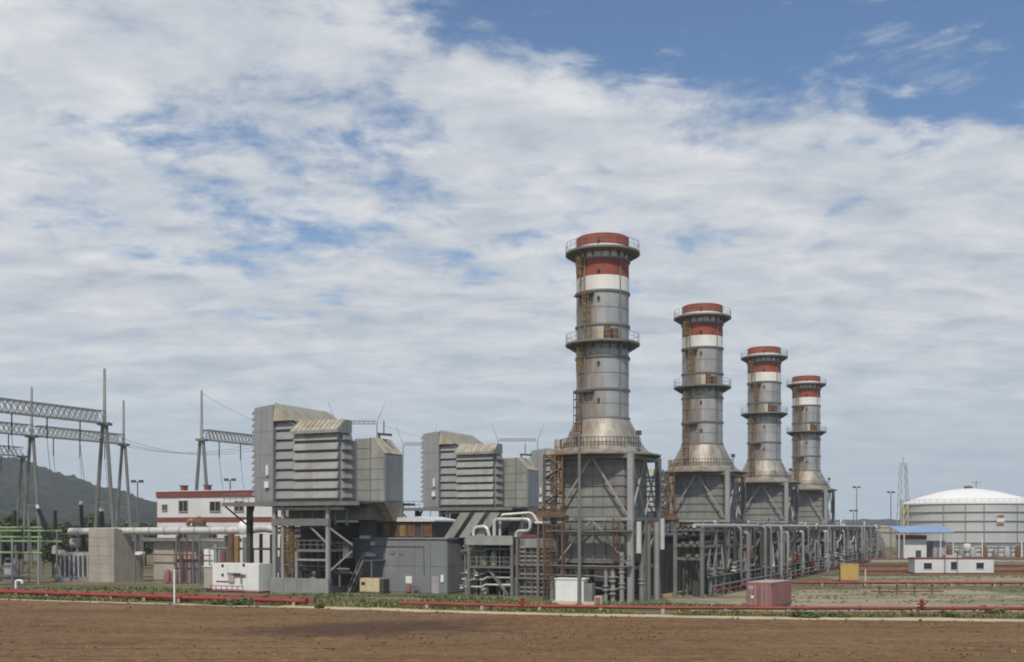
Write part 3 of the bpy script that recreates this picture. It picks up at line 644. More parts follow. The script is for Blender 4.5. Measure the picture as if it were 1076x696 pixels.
# grey walled block
t = local_thing('grey_block', 'windowless grey block with brown louvred lantern on its roof', 'building', -26, 4)
part(t, 'wall', MB().box(-34.4, -20.7, 0, 9, 0, 6.85), 'wallgrey')
for k in range(6):
    for q in range(2):
        part(t, 'wall_panel', MB().box(-34.3 + 2.25 * k, -34.3 + 2.25 * k + 2.2, -.05, -.002, .15 + 3.3 * q, .15 + 3.3 * q + 3.25), 'wallgrey')
for q in range(2):
    for k in range(4): part(t, 'wall_panel', MB().box(-20.698, -20.65, .1 + 2.2 * k, .1 + 2.2 * k + 2.15, .15 + 3.3 * q, .15 + 3.3 * q + 3.25), 'wallgrey')
part(t, 'coping', MB().box(-34.6, -20.5, -.2, 9.2, 6.86, 7.05), 'plinth')
part(t, 'roof_house', MB().box(-34.3, -31.8, .8, 6.5, 7.06, 9.6), 'casing')
ln = part(t, 'lantern', MB().box(-31.0, -23.6, 1.4, 7, 7.05, 9.1), 'dark')
for k in range(7):
    part(t, 'lantern_post', MB().box(-31.05 + 1.2 * k, -31.05 + 1.2 * k + .24, 1.18, 1.38, 7.06, 9.1), 'rust', ln)
for k in range(6):
    if k != 4: part(t, 'louvre', MB().box(-30.75 + 1.2 * k, -30.75 + 1.2 * k + .82, 1.26, 1.36, 7.2, 8.9), 'rust' if k % 2 else 'yellow', ln)
part(t, 'lantern_roof', MB().ext([(-31.6, .9, 9.1), (-23.0, .9, 9.1), (-23.0, .9, 9.3), (-25.5, .9, 9.75), (-31.6, .9, 9.45)], (0, 6.4, 0)), 'bwhite')
part(t, 'door', MB().box(-22.8, -21.8, -.12, -.055, .05, 2.2), 'trafo')
for x in (-29.85, -23.12): part(t, 'downpipe', MB().tube((x, -.14, .1), (x, -.14, 6.8), .07, 7), 'plinth')
for x in (-29.0, -27.6): part(t, 'vent', MB().box(x, x + .8, -.12, -.055, 4.9, 5.4), 'casing')
part(t, 'cable_conduit', MB().path([(-32.0, -.12, 5.9), (-24.0, -.12, 5.95), (-23.9, -.12, 2.4)], .04, 6), 'dark')
part(t, 'wall_sign', MB().box(-26.6, -25.7, -.14, -.06, 1.25, 2.15), 'whiteclean')
part(t, 'meter_box', MB().box(-21.5, -21.1, -.2, -.06, 1.5, 2.4), 'whiteclean')
part(t, 'hose_cabinet', MB().box(-26.5, -25.8, -.4, -.06, .2, 1.0), 'purple')
part(t, 'wall_lamp', MB().box(-31.6, -31.2, -.5, -.06, 6.0, 6.5), 'whiteclean')
part(t, 'wall_lamp', MB().box(-32.9, -31.8, -1.1, -.06, 6.9, 7.3), 'whiteclean')
part(t, 'wall_lamp', MB().ext([(-32.4, -.8, 4.6), (-31.0, -.8, 4.6), (-31.2, -.8, 5.0), (-32.2, -.8, 5.2)], (0, .7, 0)), 'bwhite')

th = local_thing('turbine_hall', 'x', 'building', -22, 6, 0, 1)
part(th, 'wall', MB().box(-42, -7, -1, 10, 0, 8.6), 'casing'); part(th, 'parapet', MB().box(-42.15, -6.85, -1.15, 10.15, 8.61, 9.0), 'bred')
part(th, 'upper_floor', MB().box(-41.5, -28.3, -4.2, 6, 0, 11.0), 'casing'); part(th, 'connecting_roof', MB().box(-28.2, -8, -3, 8, 9.05, 10.4), 'casing')
for k in range(9): part(th, 'louvre', MB().box(-41.3 + 1.45 * k, -40.1 + 1.45 * k, -4.3, -4.202, 7.6, 10.6), 'dark')
for k in range(12): part(th, 'wall_panel', MB().box(-41.9 + 2.9 * k, -39.1 + 2.9 * k, -1.06, -1.002, .2, 8.4), 'casing')
for k in range(5): part(th, 'roof_unit', MB().box(-39 + 6.4 * k, -36 + 6.4 * k, 0, 3, 9.0, 10.6).box(-39.1 + 6.4 * k, -35.9 + 6.4 * k, -.1, 3.1, 10.6, 10.75), 'dark' if k % 2 else 'steel')
for i, h in enumerate([th, copy_tree(th), copy_tree(th)]):
    h.location = W(-22, 6, 0, i + 1); h['label'] = ['grey turbine hall with roof units below the second filter house', 'grey turbine hall below the third filter house', 'grey turbine hall below the farthest filter house'][i]; h['group'] = 'turbine halls behind the first unit'
# inclined roof slabs right of the lantern
t = local_thing('ventilation_hood', 'three tilted grey sheet hoods standing right of the louvred lantern', 'hood', -20, 4, 7.05)
for k in range(3):
    xo = -22.2 + 2.1 * k
    part(t, 'hood_slab', MB().ext([(xo, 2.0, 7.08), (xo + 1.35, 2.0, 7.08), (xo + 3.7, 2.0, 10.2), (xo + 2.35, 2.0, 10.2)], (0, 5, 0)), 'clad')
part(t, 'hood_side', MB().box(-21.0, -15.6, 7.0, 7.2, 7.08, 10.0), 'dark')
part(t, 'hood_base', MB().box(-19.35, -16.2, 2.0, 7, 0, 7.0), 'casing')
t = local_thing('red_valve_house', 'pale red and white plant box just behind the grey block roof', 'plant box', -22.5, 9, 0)
part(t, 'body', MB().box(-24.2, -20.8, 9.6, 12, 0, 8.3), 'bwhite'); part(t, 'red_band', MB().box(-24.3, -20.7, 9.5, 12.1, 8.31, 9.2), 'bred')

# open process frame between the grey block and the nearest stack
t = local_thing('process_frame', 'open two storey steel process frame with a pale grey fascia panel', 'steel frame', -14.6, 1)
for x in (-17.6, -11.7):
    for y in (0.0, 5.0): part(t, 'column', MB().bar((x, y, 0), (x, y, 7.3), .34), 'steel')
part(t, 'fascia_panel', MB().box(-17.9, -11.5, -.3, -.2, 6.2, 7.35), 'lightsteel')
part(t, 'roof_deck', MB().box(-17.8, -11.6, -.18, 5.2, 7.0, 7.2), 'casing')
part(t, 'floor', MB().box(-17.4, -11.9, -.1, 5.2, 3.35, 3.6), 'steel')
part(t, 'handrail', handrail(MB(), [(-17.3 + .88 * i, -.1, 3.6) for i in range(7)], 1.1, .04), 'steel')
st = part(t, 'stair', MB().bar((-15.2, .3, 3.4), (-12.4, .3, .1), .12, .3).bar((-15.2, 1.2, 3.4), (-12.4, 1.2, .1), .12, .3), 'steel')
for k in range(10): part(t, 'tread', MB().box(-15.1 + .28 * k, -14.85 + .28 * k, .35, 1.15, 3.1 - .32 * k, 3.15 - .32 * k), 'steel', st)
for x, y, r_, h, m in ((-16.6, 2.2, .7, 2.6, 'casing'), (-14.8, 3.4, .8, 2.8, 'dark'), (-12.9, 3.2, .6, 2.4, 'casing')):
    part(t, 'vessel', MB().lathe([(.02, .3), (r_ * .7, .4), (r_, .7), (r_, h), (r_ * .7, h + .3), (.02, h + .4)], 18, (x, y)), m)
for x, y, r_, m in ((-16.3, 1.6, .5, 'green'), (-15.0, 1.8, .45, 'lightsteel'), (-13.2, 1.6, .55, 'dark')):
    part(t, 'vessel', MB().lathe([(.02, 3.6), (r_ * .9, 3.65), (r_, 4.0), (r_, 5.2), (r_ * .5, 5.6), (.02, 5.7)], 16, (x, y)), m)
for z, y in ((1.0, .4), (1.9, .8), (2.6, .5), (5.4, .6), (6.0, 1.0)): part(t, 'process_pipe', MB().path([(-19.0, y, z), (-16.0, y, z), (-15.5, y, z + .3), (-12, y, z + .3)], .13, 8), 'pipewhite' if z < 2.2 else 'steel')
for x in (-18.6, -17.0, -16.4, -13.8): part(t, 'process_pipe', MB().tube((x, .9, 0), (x, .9, 6.6), .11, 8), 'steel')
for x, z in ((-18.7, 1.0), (-17.6, 2.0), (-16.6, 2.6), (-17.9, 2.9)): part(t, 'valve', MB().lathe([(.02, z - .25), (.32, z - .2), (.15, z - .05), (.15, z + .05), (.32, z + .2), (.02, z + .25)], 10, (x, .1)), 'pipewhite')
rr = random.Random(17)
for k in range(26):
    x = rr.uniform(-19.0, -11.6); y = rr.uniform(.2, 4.6); z0 = rr.choice([0, 0, 3.6]); z1 = z0 + rr.uniform(1.2, 3.2)
    if k % 3: part(t, 'process_pipe', MB().path(bend([(x, y, z0), (x, y, z1), (x + rr.uniform(-2, 2), y + rr.uniform(-.4, .4), z1)], .25), rr.uniform(.05, .14), 7), rr.choice(['steel', 'casing', 'dark', 'lightsteel']))
    else: part(t, 'cabinet', MB().box(x, x + rr.uniform(.4, 1.0), y + .5, y + 1.1, z0 + .1, z1 - .4), rr.choice(['casing', 'dark', 'steel', 'trafo']))
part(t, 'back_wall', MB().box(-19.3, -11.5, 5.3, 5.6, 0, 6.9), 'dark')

# gridded louvre wall
t = local_thing('louvre_wall', 'dark gridded louvre wall between the process frame and nearest stack', 'louvre wall', -8.7, 1.2)
part(t, 'backing', MB().box(-11.3, -6.0, 1.3, 4.5, 0, 7.0), 'casing')
for k in range(7): part(t, 'upright', MB().bar((-11.2 + .85 * k, .95, 0), (-11.2 + .85 * k, .95, 6.3), .14), 'steel')
for q in range(11): part(t, 'slat', MB().ext([(-11.3, 1.05, .4 + .54 * q), (-11.3, 1.28, .62 + .54 * q), (-11.3, 1.28, .68 + .54 * q), (-11.3, 1.05, .46 + .54 * q)], (5.3, 0, 0)), 'steel')
part(t, 'head_panel', MB().box(-10.3, -6.2, .7, .85, 5.9, 6.95), 'lightsteel')
for x in (-11.3, -8.5, -6.1): part(t, 'column', MB().bar((x, .6, 0), (x, .6, 7.0), .3), 'steel')
for q in (2.2, 3.9): part(t, 'rail', MB().bar((-11.4, .62, q), (-6.0, .62, q), .16, .2), 'steel')

# white pipe loops over the process frame
t = local_thing('steam_pipe_loop', 'large white lagged pipe loop arching over the process frame', 'pipe', -12.6, 1.8, 7.2)
part(t, 'pipe_run', MB().path(bend([(-15.0, 1.8, 7.2), (-15.0, 1.8, 9.35), (-10.1, 1.8, 9.35), (-10.1, 1.8, 7.9), (-12.2, 2.2, 7.9), (-12.2, 2.2, 7.2)], .6), .22, 12), 'pipewhite')
for x in (-14.6, -13.0, -11.2): part(t, 'jacket_band', MB().tube((x, 1.8, 9.35), (x + .12, 1.8, 9.35), .25, 12), 'lightsteel')
part(t, 'pipe_run', MB().path(bend([(-14.6, 2.6, 7.2), (-14.6, 2.6, 9.9), (-11.2, 4.8, 10.2), (-10.4, 4.8, 9.0)], .5), .18, 10), 'pipewhite')
t = local_thing('vent_pipe', 'short white gooseneck pipe left of the tall pipe loop', 'pipe', -16.5, 1.6, 7.2)
part(t, 'pipe_run', MB().path(bend([(-17.8, 1.6, 7.2), (-17.8, 1.6, 8.35), (-15.9, 1.6, 8.5), (-15.6, 1.6, 7.2)], .7), .22, 12), 'pipewhite')
part(t, 'flange', MB().tube((-15.6, 1.6, 7.2), (-15.6, 1.6, 7.35), .36, 12), 'lightsteel')
t = local_thing('white_header_pipe', 'straight white header pipe running from the loop towards nearest stack', 'pipe', -7, 2.2, 8)
part(t, 'pipe_run', MB().tube((-9.6, 2.2, 8.9), (-3.6, 2.2, 8.9), .2, 10), 'pipewhite'); part(t, 'pipe_run', MB().tube((-9.4, 3.2, 7.6), (-4, 3.2, 7.6), .16, 10), 'steel')
for x in (-9.2, -6.2): part(t, 'support', MB().bar((x, 2.2, 7.0), (x, 2.2, 8.7), .16), 'steel')
part(t, 'red_rack', MB().box(-11.2, -8.8, 1.2, 1.5, 7.15, 7.45), 'bred')

# stair beside the filter house
t = local_thing('access_stair', 'grey steel stair climbing left of the grey walled block', 'stair', -32.3, -2.2)
for y in (-3.2, -2.2): part(t, 'stringer', MB().bar((-33.2, y, 0), (-31.0, y, 4.2), .12, .3), 'steel')
for k in range(12): part(t, 'tread', MB().box(-33.1 + .18 * k, -32.85 + .18 * k, -3.15, -2.25, .3 + .34 * k, .35 + .34 * k), 'steel')
part(t, 'handrail', MB().tube((-33.2, -3.2, 1.0), (-31.0, -3.2, 5.2), .05).tube((-33.2, -3.2, 0), (-33.2, -3.2, 1.0), .05).tube((-31.0, -3.2, 4.2), (-31.0, -3.2, 5.2), .05).tube((-32.1, -3.2, 2.1), (-32.1, -3.2, 3.1), .05), 'lightsteel')
part(t, 'landing', MB().box(-31.0, -29.6, -3.3, -.1, 4.1, 4.25).bar((-29.8, -3.1, 0), (-29.8, -3.1, 4.1), .15), 'steel')

# ================================================================== PIPE RACKS along the row
def make_rack(seed):
    t = local_thing('pipe_rack', 'x', 'pipe rack', 8, 7)
    P = lambda nm, mb, m, sub=None: part(t, nm, mb, m, sub)
    rnd = random.Random(seed); L = 43.2; y0 = 7.0
    xa, xb = 6.6, 9.9
    ys = [y0 + L * k / 7 + .3 for k in range(7)]
    for k, y in enumerate(ys):
        for x in (xa, xb): P('column', MB().bar((x, y, 0), (x, y, 8.3), .42), 'steel' if x == xb else 'casing')
        for z in (4.6, 6.2, 8.1): P('crossbeam', MB().bar((xa, y, z), (xb, y, z), .24, .34), 'steel')
        if k % 2: P('brace', MB().bar((xb, y, .3), (xb, y + 3, 4.4), .18), 'steel'); P('brace', MB().bar((xb, y + 6, .3), (xb, y + 3, 4.4), .18), 'steel')
    for x in (xa, xb):
        for z in (6.05, 7.95): P('longitudinal_beam', MB().bar((x, y0, z), (x, y0 + L, z), .26, .34), 'steel' if x == xb else 'casing')
    for x, z, r_, m in ((xb + .1, 8.5, .2, 'lightsteel'), (9.0, 8.55, .27, 'pipewhite'), (8.3, 8.5, .2, 'steel'), (7.6, 8.5, .22, 'rust'), (6.9, 8.6, .3, 'steel'), (9.4, 6.5, .22, 'steel'), (8.6, 6.5, .25, 'casing'), (7.6, 6.45, .2, 'steel'), (9.3, 4.95, .2, 'casing'), (8.2, 4.95, .24, 'steel')):
        P('pipe_run', MB().tube((x, y0, z), (x, y0 + L, z), r_, 10), m)
    for k in range(44):
        y = y0 + .8 + L * (k + rnd.random() * .7) / 35; x = rnd.choice([10.3, 10.5, 9.4, 8.4, 7.4, 10.2]); r_ = rnd.choice([.12, .16, .2, .26, .32]); z1 = rnd.choice([4.5, 5.8, 7.6, 8.4, 3.2, 8.3])
        m = rnd.choice(['steel', 'lightsteel', 'casing', 'casing', 'dark', 'dark', 'steel'])
        if x > 10: P('riser', MB().path(bend([(x, y, 0), (x, y, z1), (x - 1.6, y, z1)], .4), r_, 8), m)
        else: P('riser', MB().tube((x, y, 0), (x, y, z1), r_, 8), m)
    for k in range(5):
        y = y0 + 3 + 36 * rnd.random(); zt = rnd.choice([8.9, 9.3, 9.8]); w_ = rnd.uniform(.8, 3.5); x = rnd.choice([9.6, 8.6, 7.4])
        if k % 2: P('stub_pipe', MB().tube((x, y, 6.2), (x, y, zt), rnd.choice([.16, .24, .3]), 9), rnd.choice(['pipewhite', 'steel', 'lightsteel']))
        else: P('stub_pipe', MB().path(bend([(x, y, 7.6), (x, y, zt), (x, y + w_, zt), (x, y + w_, 8.3)], .3), rnd.choice([.14, .2]), 9), rnd.choice(['pipewhite', 'steel', 'steel']))
    for k in range(10):
        y = y0 + 40 * rnd.random(); P('diagonal_pipe', MB().path(bend([(10.4, y, .4), (10.2, y + rnd.uniform(-1.5, 1.5), rnd.uniform(2.5, 4)), (10.0, y + rnd.uniform(-1, 2), rnd.uniform(4.5, 6))], .4), rnd.choice([.1, .14, .2]), 7), rnd.choice(['steel', 'casing', 'lightsteel']))
    for k in range(6):
        y = y0 + 2 + 36 * rnd.random(); z = rnd.choice([3.0, 3.8, 5.2, 5.6])
        P('spool_pipe', MB().path(bend([(10.3, y, z - 1.5), (10.3, y, z), (10.3, y + rnd.uniform(2, 5), z), (10.3, y + 5, z + 1.2)], .35), rnd.choice([.12, .18]), 8), rnd.choice(['steel', 'casing', 'rust', 'pipewhite']))
    for k in range(4):
        y = y0 + 3 + 34 * rnd.random(); P('ladder', ladder_cage(0, 0, 0, 8.9, .6, .6), 'casing').location = (10.3 - 8, y - 7, 0)
    for k in range(6):
        y = y0 + 2 + 38 * rnd.random(); P('cable_tray', MB().box(9.7, 10.15, y, y + .5, 0, 8), 'dark')
    for k in range(12):
        y = y0 + 1.5 + L * k / 12.4 + rnd.random(); z = rnd.choice([1.0, 1.4, 2.0, 3.0])
        P('valve', MB().lathe([(.02, z - .35), (.42, z - .3), (.42, z - .2), (.18, z - .1), (.18, z + .1), (.42, z + .2), (.42, z + .3), (.05, z + .32), (.05, z + .8), (.3, z + .82), (.3, z + .88), (.02, z + .9)], 10, (10.6, y)), rnd.choice(['steel', 'pipewhite', 'casing', 'pipered', 'dark']))
    for k in range(8):
        y = y0 + 2 + 5.2 * k + rnd.random(); h = 1.4 + rnd.random() * 2; r_ = .5 + rnd.random() * .5
        if rnd.random() < .5: P('vessel', MB().lathe([(.02, .2), (r_, .3), (r_, h), (r_ * .6, h + .3), (.02, h + .4)], 16, (8.4, y)), rnd.choice(['casing', 'dark', 'steel']))
        else: P('control_cabinet', MB().box(8.2, 9.3, y, y + 1.2 + rnd.random(), .1, h), rnd.choice(['casing', 'dark', 'steel', 'wallgrey']))
    for z, x in ((1.3, 10.9), (.7, 11.1), (2.4, 10.4)): P('pipe_run', MB().tube((x, y0 + 1, z), (x, y0 + L - 2, z), .12, 8), 'steel' if z > 1 else 'pipered')
    P('cable_tray', MB().box(7.0, 7.9, y0, y0 + L, 7.1, 7.25), 'dark'); P('cable_tray', MB().box(8.4, 9.3, y0, y0 + L, 7.3, 7.45), 'dark')
    P('walkway', MB().box(6.7, 7.5, y0, y0 + L, 8.95, 9.02), 'dark')
    return t
rks = [make_rack(3), make_rack(4), make_rack(8), make_rack(11)]
rk_l = ['pipe rack between the nearest and the second exhaust stack', 'pipe rack between the second and the third exhaust stack', 'pipe rack between the third and the farthest exhaust stack', 'pipe rack running on beyond the farthest exhaust stack']
for i, r_ in enumerate(rks): r_.location = W(8, 7, 0, i); r_['label'] = rk_l[i]; r_['group'] = 'pipe racks along the row of stacks'
# plant rooms between the stacks, coloured dark to stand in for the shade behind the racks
pr = local_thing('plant_room', 'x', 'plant room', -1, 16)
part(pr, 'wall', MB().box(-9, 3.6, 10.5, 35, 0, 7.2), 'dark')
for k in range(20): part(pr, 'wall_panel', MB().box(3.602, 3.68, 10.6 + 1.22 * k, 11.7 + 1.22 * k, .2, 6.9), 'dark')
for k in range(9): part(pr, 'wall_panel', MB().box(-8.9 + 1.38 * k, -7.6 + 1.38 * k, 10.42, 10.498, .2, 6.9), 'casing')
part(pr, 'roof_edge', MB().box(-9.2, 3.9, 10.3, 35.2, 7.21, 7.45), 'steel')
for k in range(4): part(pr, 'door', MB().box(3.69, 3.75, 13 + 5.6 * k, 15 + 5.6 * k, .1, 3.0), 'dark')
prs = [pr] + [copy_tree(pr) for _ in range(2)]
for i, r_ in enumerate(prs):
    r_.location = W(-1, 16, 0, i); r_['label'] = ['grey plant room behind the rack of the first two stacks', 'grey plant room behind the rack of the second and third stacks', 'grey plant room behind the rack of the last two stacks'][i]; r_['group'] = 'plant rooms between the stacks'
# ================================================================== LEFT: SWITCHYARD SIDE
def truss(mb, a, b, w=1.5, h=1.8, bays=20):
    a = Vector(a); b = Vector(b); d = (b - a).normalized(); s = d.cross(Vector((0, 0, 1))).normalized() * w / 2; up = Vector((0, 0, h / 2))
    cor = [s + up, -s + up, -s - up, s - up]
    for c in cor: mb.bar(a + c, b + c, .17)
    for k in range(bays):
        p = a + (b - a) * k / bays; q = a + (b - a) * (k + 1) / bays
        for i in range(4):
            c, e = cor[i], cor[(i + 1) % 4]
            mb.bar(p + c, q + e, .09); 
            mb.bar(p + e, q + c, .09)
    return mb
def gantry(label, origin, s_list, zb=24.5, zt=33.0, ext=0.0, yaw=None):
    """A-frame masts along the row direction carrying lattice beams; origin on the ground, s along U"""
    t = thing('switchyard_gantry', label, 'gantry', (origin[0], origin[1], 0), 0, 'steel gantries of the switchyard')
    d = Vector((U[0], U[1], 0)); p = Vector((U[1], -U[0], 0))
    for s in s_list:
        c = d * s
        lg = [part(t, 'leg', MB().tube(c + p * k * 2.6, c + p * k * .35 + Vector((0, 0, zb)), .34, 8, .3), 'steel') for k in (-1, 1)]
        part(t, 'spike', MB().tube(c + Vector((0, 0, zb - .5)), c + Vector((0, 0, zt)), .3, 8, .2), 'lightsteel')
        part(t, 'cross_tie', MB().bar(c + p * -1.3 + Vector((0, 0, zb * .5)), c + p * 1.3 + Vector((0, 0, zb * .5)), .22), 'steel')
        part(t, 'cap_plate', MB().box(c.x - .9, c.x + .9, c.y - .9, c.y + .9, zb - .3, zb + .1), 'steel')
    for a, b in zip(s_list, s_list[1:]):
        part(t, 'lattice_beam', truss(MB(), d * (a + .6) + Vector((0, 0, zb + .9)), d * (b - .6) + Vector((0, 0, zb + .9))), 'lightsteel')
        for k in (.22, .5, .78):
            q = d * (a + (b - a) * k)
            part(t, 'insulator_string', MB().lathe([(.03, zb + .1)] + [(.14 if i % 2 else .06, zb - .1 - .22 * i) for i in range(14)] + [(.02, zb - 3.3)], 8, (q.x, q.y)), 'insul')
            part(t, 'dropper', MB().path([q + Vector((0, 0, zb - 3.2)), q + p * .5 + Vector((0, 0, zb - 7)), q + p * 1.5 + Vector((0, 0, zb - 12))], .045, 5), 'wire')
    return t
gantry('nearest lattice gantry, its end mast above the concrete wall', (-63.3, 170), [-44, -22, 0])
gantry('second lattice gantry whose two masts straddle the nearest one', (-84.7, 193), [-22, 0, 21.7])
gantry('short low gantry at the left picture edge', (-101, 226), [-24, 0], 23.0, 23.6)
gantry('lattice gantry standing behind the red banded white building', (-57.0, 201), [0, 22], 24.5, 33.5)
def horn_gantry(label, x, y, w):
    t = thing('line_gantry', label, 'gantry', (x, y, 0), 0, 'far line gantries')
    for k in (-1, 1):
        part(t, 'post', MB().tube((k * w, 0, 0), (k * w * .96, 0, 38), .24, 8, .18), 'lightsteel')
        part(t, 'horn', MB().tube((k * w * .96, 0, 38), (k * (w + 2.2), 0, 44), .12, 6, .06), 'lightsteel')
    part(t, 'lattice_beam', truss(MB(), (-w * .9, 0, 38), (w * .9, 0, 38), 1.0, .8, 8), 'lightsteel')
horn_gantry('far twin horned gantry showing above the nearest filter house', -44, 310, 6)
horn_gantry('far twin horned gantry showing above the second filter house', 2, 372, 7)

horn_gantry('far twin post gantry between the two nearest filter houses', -34, 390, 5)
def wire(name, a, b, sag, label, r=.03, n=14):
    a = Vector(a); b = Vector(b)
    t = MB().path([a.lerp(b, i / n) - Vector((0, 0, sag * 4 * (i / n) * (1 - i / n))) for i in range(n + 1)], r, 5)
    return tag(t.build(name, M['wire']), label, 'power line', 'overhead conductors')
for i, (dx_, z) in enumerate(((-3, 24.4), (0, 24.2), (3, 24.0))):
    wire('overhead_conductor', (-70 + dx_, 182, z), (-50 + dx_ * .6, 217, z + .4), 2.6, ['upper of three thin conductors sagging between two gantries', 'middle of three thin conductors sagging between two gantries', 'lower of three thin conductors sagging between two gantries'][i])
wire('overhead_conductor', (-57, 201, 33), (-49, 310, 37.5), 4, 'thin line from the gantry behind the white building to the far gantry')
wire('overhead_conductor', (-38, 310, 38), (-5, 372, 38), 3, 'thin line joining the two far horned gantries')

# transformer bay behind the concrete wall
def bushing(root, a, b, cap=True):
    a = Vector(a); b = Vector(b); n = 22; pts = []
    mb = MB(); d = (b - a)
    for i in range(n): 
        p = a + d * i / n; mb.tube(p, p + d * (.6 / n), .46 - .14 * i / n, 9); mb.tube(p + d * (.6 / n), p + d / n, .32 - .08 * i / n, 9)
    o = part(root, 'bushing', mb, 'insul')
    if cap: part(root, 'bushing_cap', MB().tube(b, b + d.normalized() * .6, .26, 10), 'whiteclean')
    return o
t = thing('power_transformer', 'grey power transformer with leaning black bushings left of the concrete wall', 'transformer', (-66.5, 172, 0))
part(t, 'tank', MB().box(-3.6, 3.0, -2.2, 4.5, .6, 4.4), 'trafo')
part(t, 'base', MB().box(-4.2, 3.6, -2.8, 5, 0, .6), 'plinth')
for k in range(9): part(t, 'radiator_fin', MB().box(-3.3 + .7 * k, -3.1 + .7 * k, -3.1, -2.25, .9, 4.0), 'trafo')
part(t, 'conservator', MB().tube((-3.2, 1, 5.9), (2.6, 1, 5.9), .7, 16), 'trafo')
for x in (-2.2, 1.8): part(t, 'bracket', MB().bar((x, 1, 4.4), (x, 1, 5.3), .25), 'trafo')
bushing(t, (-5.2, -.5, 5.2), (-7.6, -.8, 11.3)); bushing(t, (-.6, -.5, 4.6), (-.9, -.8, 11.9)); bushing(t, (2.4, -.4, 4.6), (2.3, -.6, 10.9)); bushing(t, (.9, 3.6, 4.6), (.6, 3.6, 10.9))
part(t, 'bushing_turret', MB().lathe([(.5, 4.2), (.5, 5.4), (.35, 5.5)], 12, (-5.1, -.5)).bar((-5.1, -.5, 4.6), (-3.4, -.5, 4.2), .7), 'trafo')
for i, (x, y) in enumerate(((-84.5, 186), (-76.8, 184), (-96, 189))):
    t = thing('insulator_post', ['slim black insulator post left of the leaning bushings', 'slim black insulator post beside the leaning bushings', 'slim black insulator post near the left picture edge'][i], 'insulator', (x, y, 0), 0, 'insulator posts')
    part(t, 'stand', MB().bar((0, 0, 0), (0, 0, 5.6), .4), 'lightsteel'); bushing(t, (0, 0, 5.6), (0, 0, 11.2), False)

for i, (x, y) in enumerate(((-92.5, 192), (-88.2, 178), (-80.4, 176), (-73.2, 186), (-99, 200))):
    t = thing('circuit_breaker', ['dark circuit breaker just left of the second insulator post', 'dark circuit breaker directly behind the green frame', 'dark circuit breaker in front of the two masted gantry leg', 'dark circuit breaker behind the leaning bushings', 'dark circuit breaker farthest left behind the green frame'][i], 'breaker', (x, y, 0), ROT, 'circuit breakers in the switchyard')
    part(t, 'cabinet', MB().box(-1.1, 1.1, -.6, .6, .4, 2.6), 'trafo'); part(t, 'stand', MB().bar((-1.6, 0, 0), (-1.6, 0, 3.2), .22).bar((1.6, 0, 0), (1.6, 0, 3.2), .22), 'steel'); part(t, 'beam', MB().bar((-2.2, 0, 3.3), (2.2, 0, 3.3), .3), 'steel')
    for k in (-1.8, 0, 1.8): bushing(t, (k, 0, 3.4), (k, 0, 6.6 + .5 * (i % 2)), False)
# green painted bus frame
t = thing('bus_frame', 'green painted pipe frame on pale posts at the left edge', 'bus frame', (-78, 164, 0), ROT)
for z in (4.6, 6.9, 8.3): part(t, 'rail', MB().tube((-16, 0, z), (10.5, 0, z), .16, 8), 'green')
for z in (6.2, 7.8): part(t, 'rail', MB().tube((-16, 5, z), (9, 5, z), .16, 8), 'green')
for x in (-14, -6.9, -2.1, 4.4, 9.8): part(t, 'post', MB().tube((x, 0, 0), (x, 0, 6.8 if x > -8 else 8.2), .17, 8), 'lightsteel')
for x in (-10, -4, 2, 8): part(t, 'post', MB().tube((x, 5, 0), (x, 5, 7.8), .16, 8), 'steel')
for x in (-9, -3.4, 1.5, 6.5): part(t, 'stand_off', MB().tube((x, 0, 6.9), (x, 0, 8.3), .12, 7), 'insul')

# concrete fire walls
t = local_thing('fire_wall', 'tall pale concrete fire wall left of the white pipe', 'wall', -82.5, 4)
part(t, 'slab', MB().box(-84.8, -79.6, 3.4, 4.3, 0, 8.2), 'concrete'); part(t, 'return_wall', MB().box(-80.5, -79.62, 4.32, 9.5, 0, 8.0), 'concrete')
for q in range(6): part(t, 'formwork_course', MB().box(-84.75, -79.65, 3.36, 3.398, .05 + 1.35 * q, 1.36 + 1.35 * q), 'concrete')
t = local_thing('fire_wall', 'shorter concrete wall with a stepped top under the white pipe', 'wall', -71.5, 7.5)
part(t, 'slab', MB().box(-75.2, -71.2, 7.0, 7.8, 0, 6.6), 'concrete'); part(t, 'slab', MB().box(-71.18, -67.2, 7.2, 8, 3.6, 6.6), 'concrete'); part(t, 'lower_slab', MB().box(-71.18, -67.3, 7.6, 8.2, 0, 3.58), 'plinth')
part(t, 'return_wall', MB().box(-68, -67.22, 8.02, 16, 0, 6.4), 'concrete')
t = local_thing('fire_equipment_frame', 'dark red steel frame with tanks in front of the stepped concrete wall', 'steel frame', -67.5, 4.8)
for x in (-67.0, -63.6):
    for y in (4.0, 6.0): part(t, 'post', MB().bar((x, y, 0), (x, y, 4.2), .12), 'bred')
for y in (4.0, 6.0): part(t, 'rail', MB().bar((-75.0, y, 4.3), (-61.5, y, 4.3), .14), 'bred')
for x in (-70.6, -69.2): part(t, 'tank', MB().lathe([(.02, .1), (.5, .2), (.5, 1.7), (.3, 2.0), (.02, 2.1)], 16, (x, 5.0)), 'purple')
for x in (-66.8, -65.6, -64.4): part(t, 'pipe', MB().tube((x, 4.8, 0), (x, 4.8, 7), .14, 8), 'bred' if x < -66 else 'steel')
for x in (-63.4, -62.2): part(t, 'cabinet', MB().box(x, x + .9, 4.6, 5.6, 2.4, 5.2), 'whiteclean')

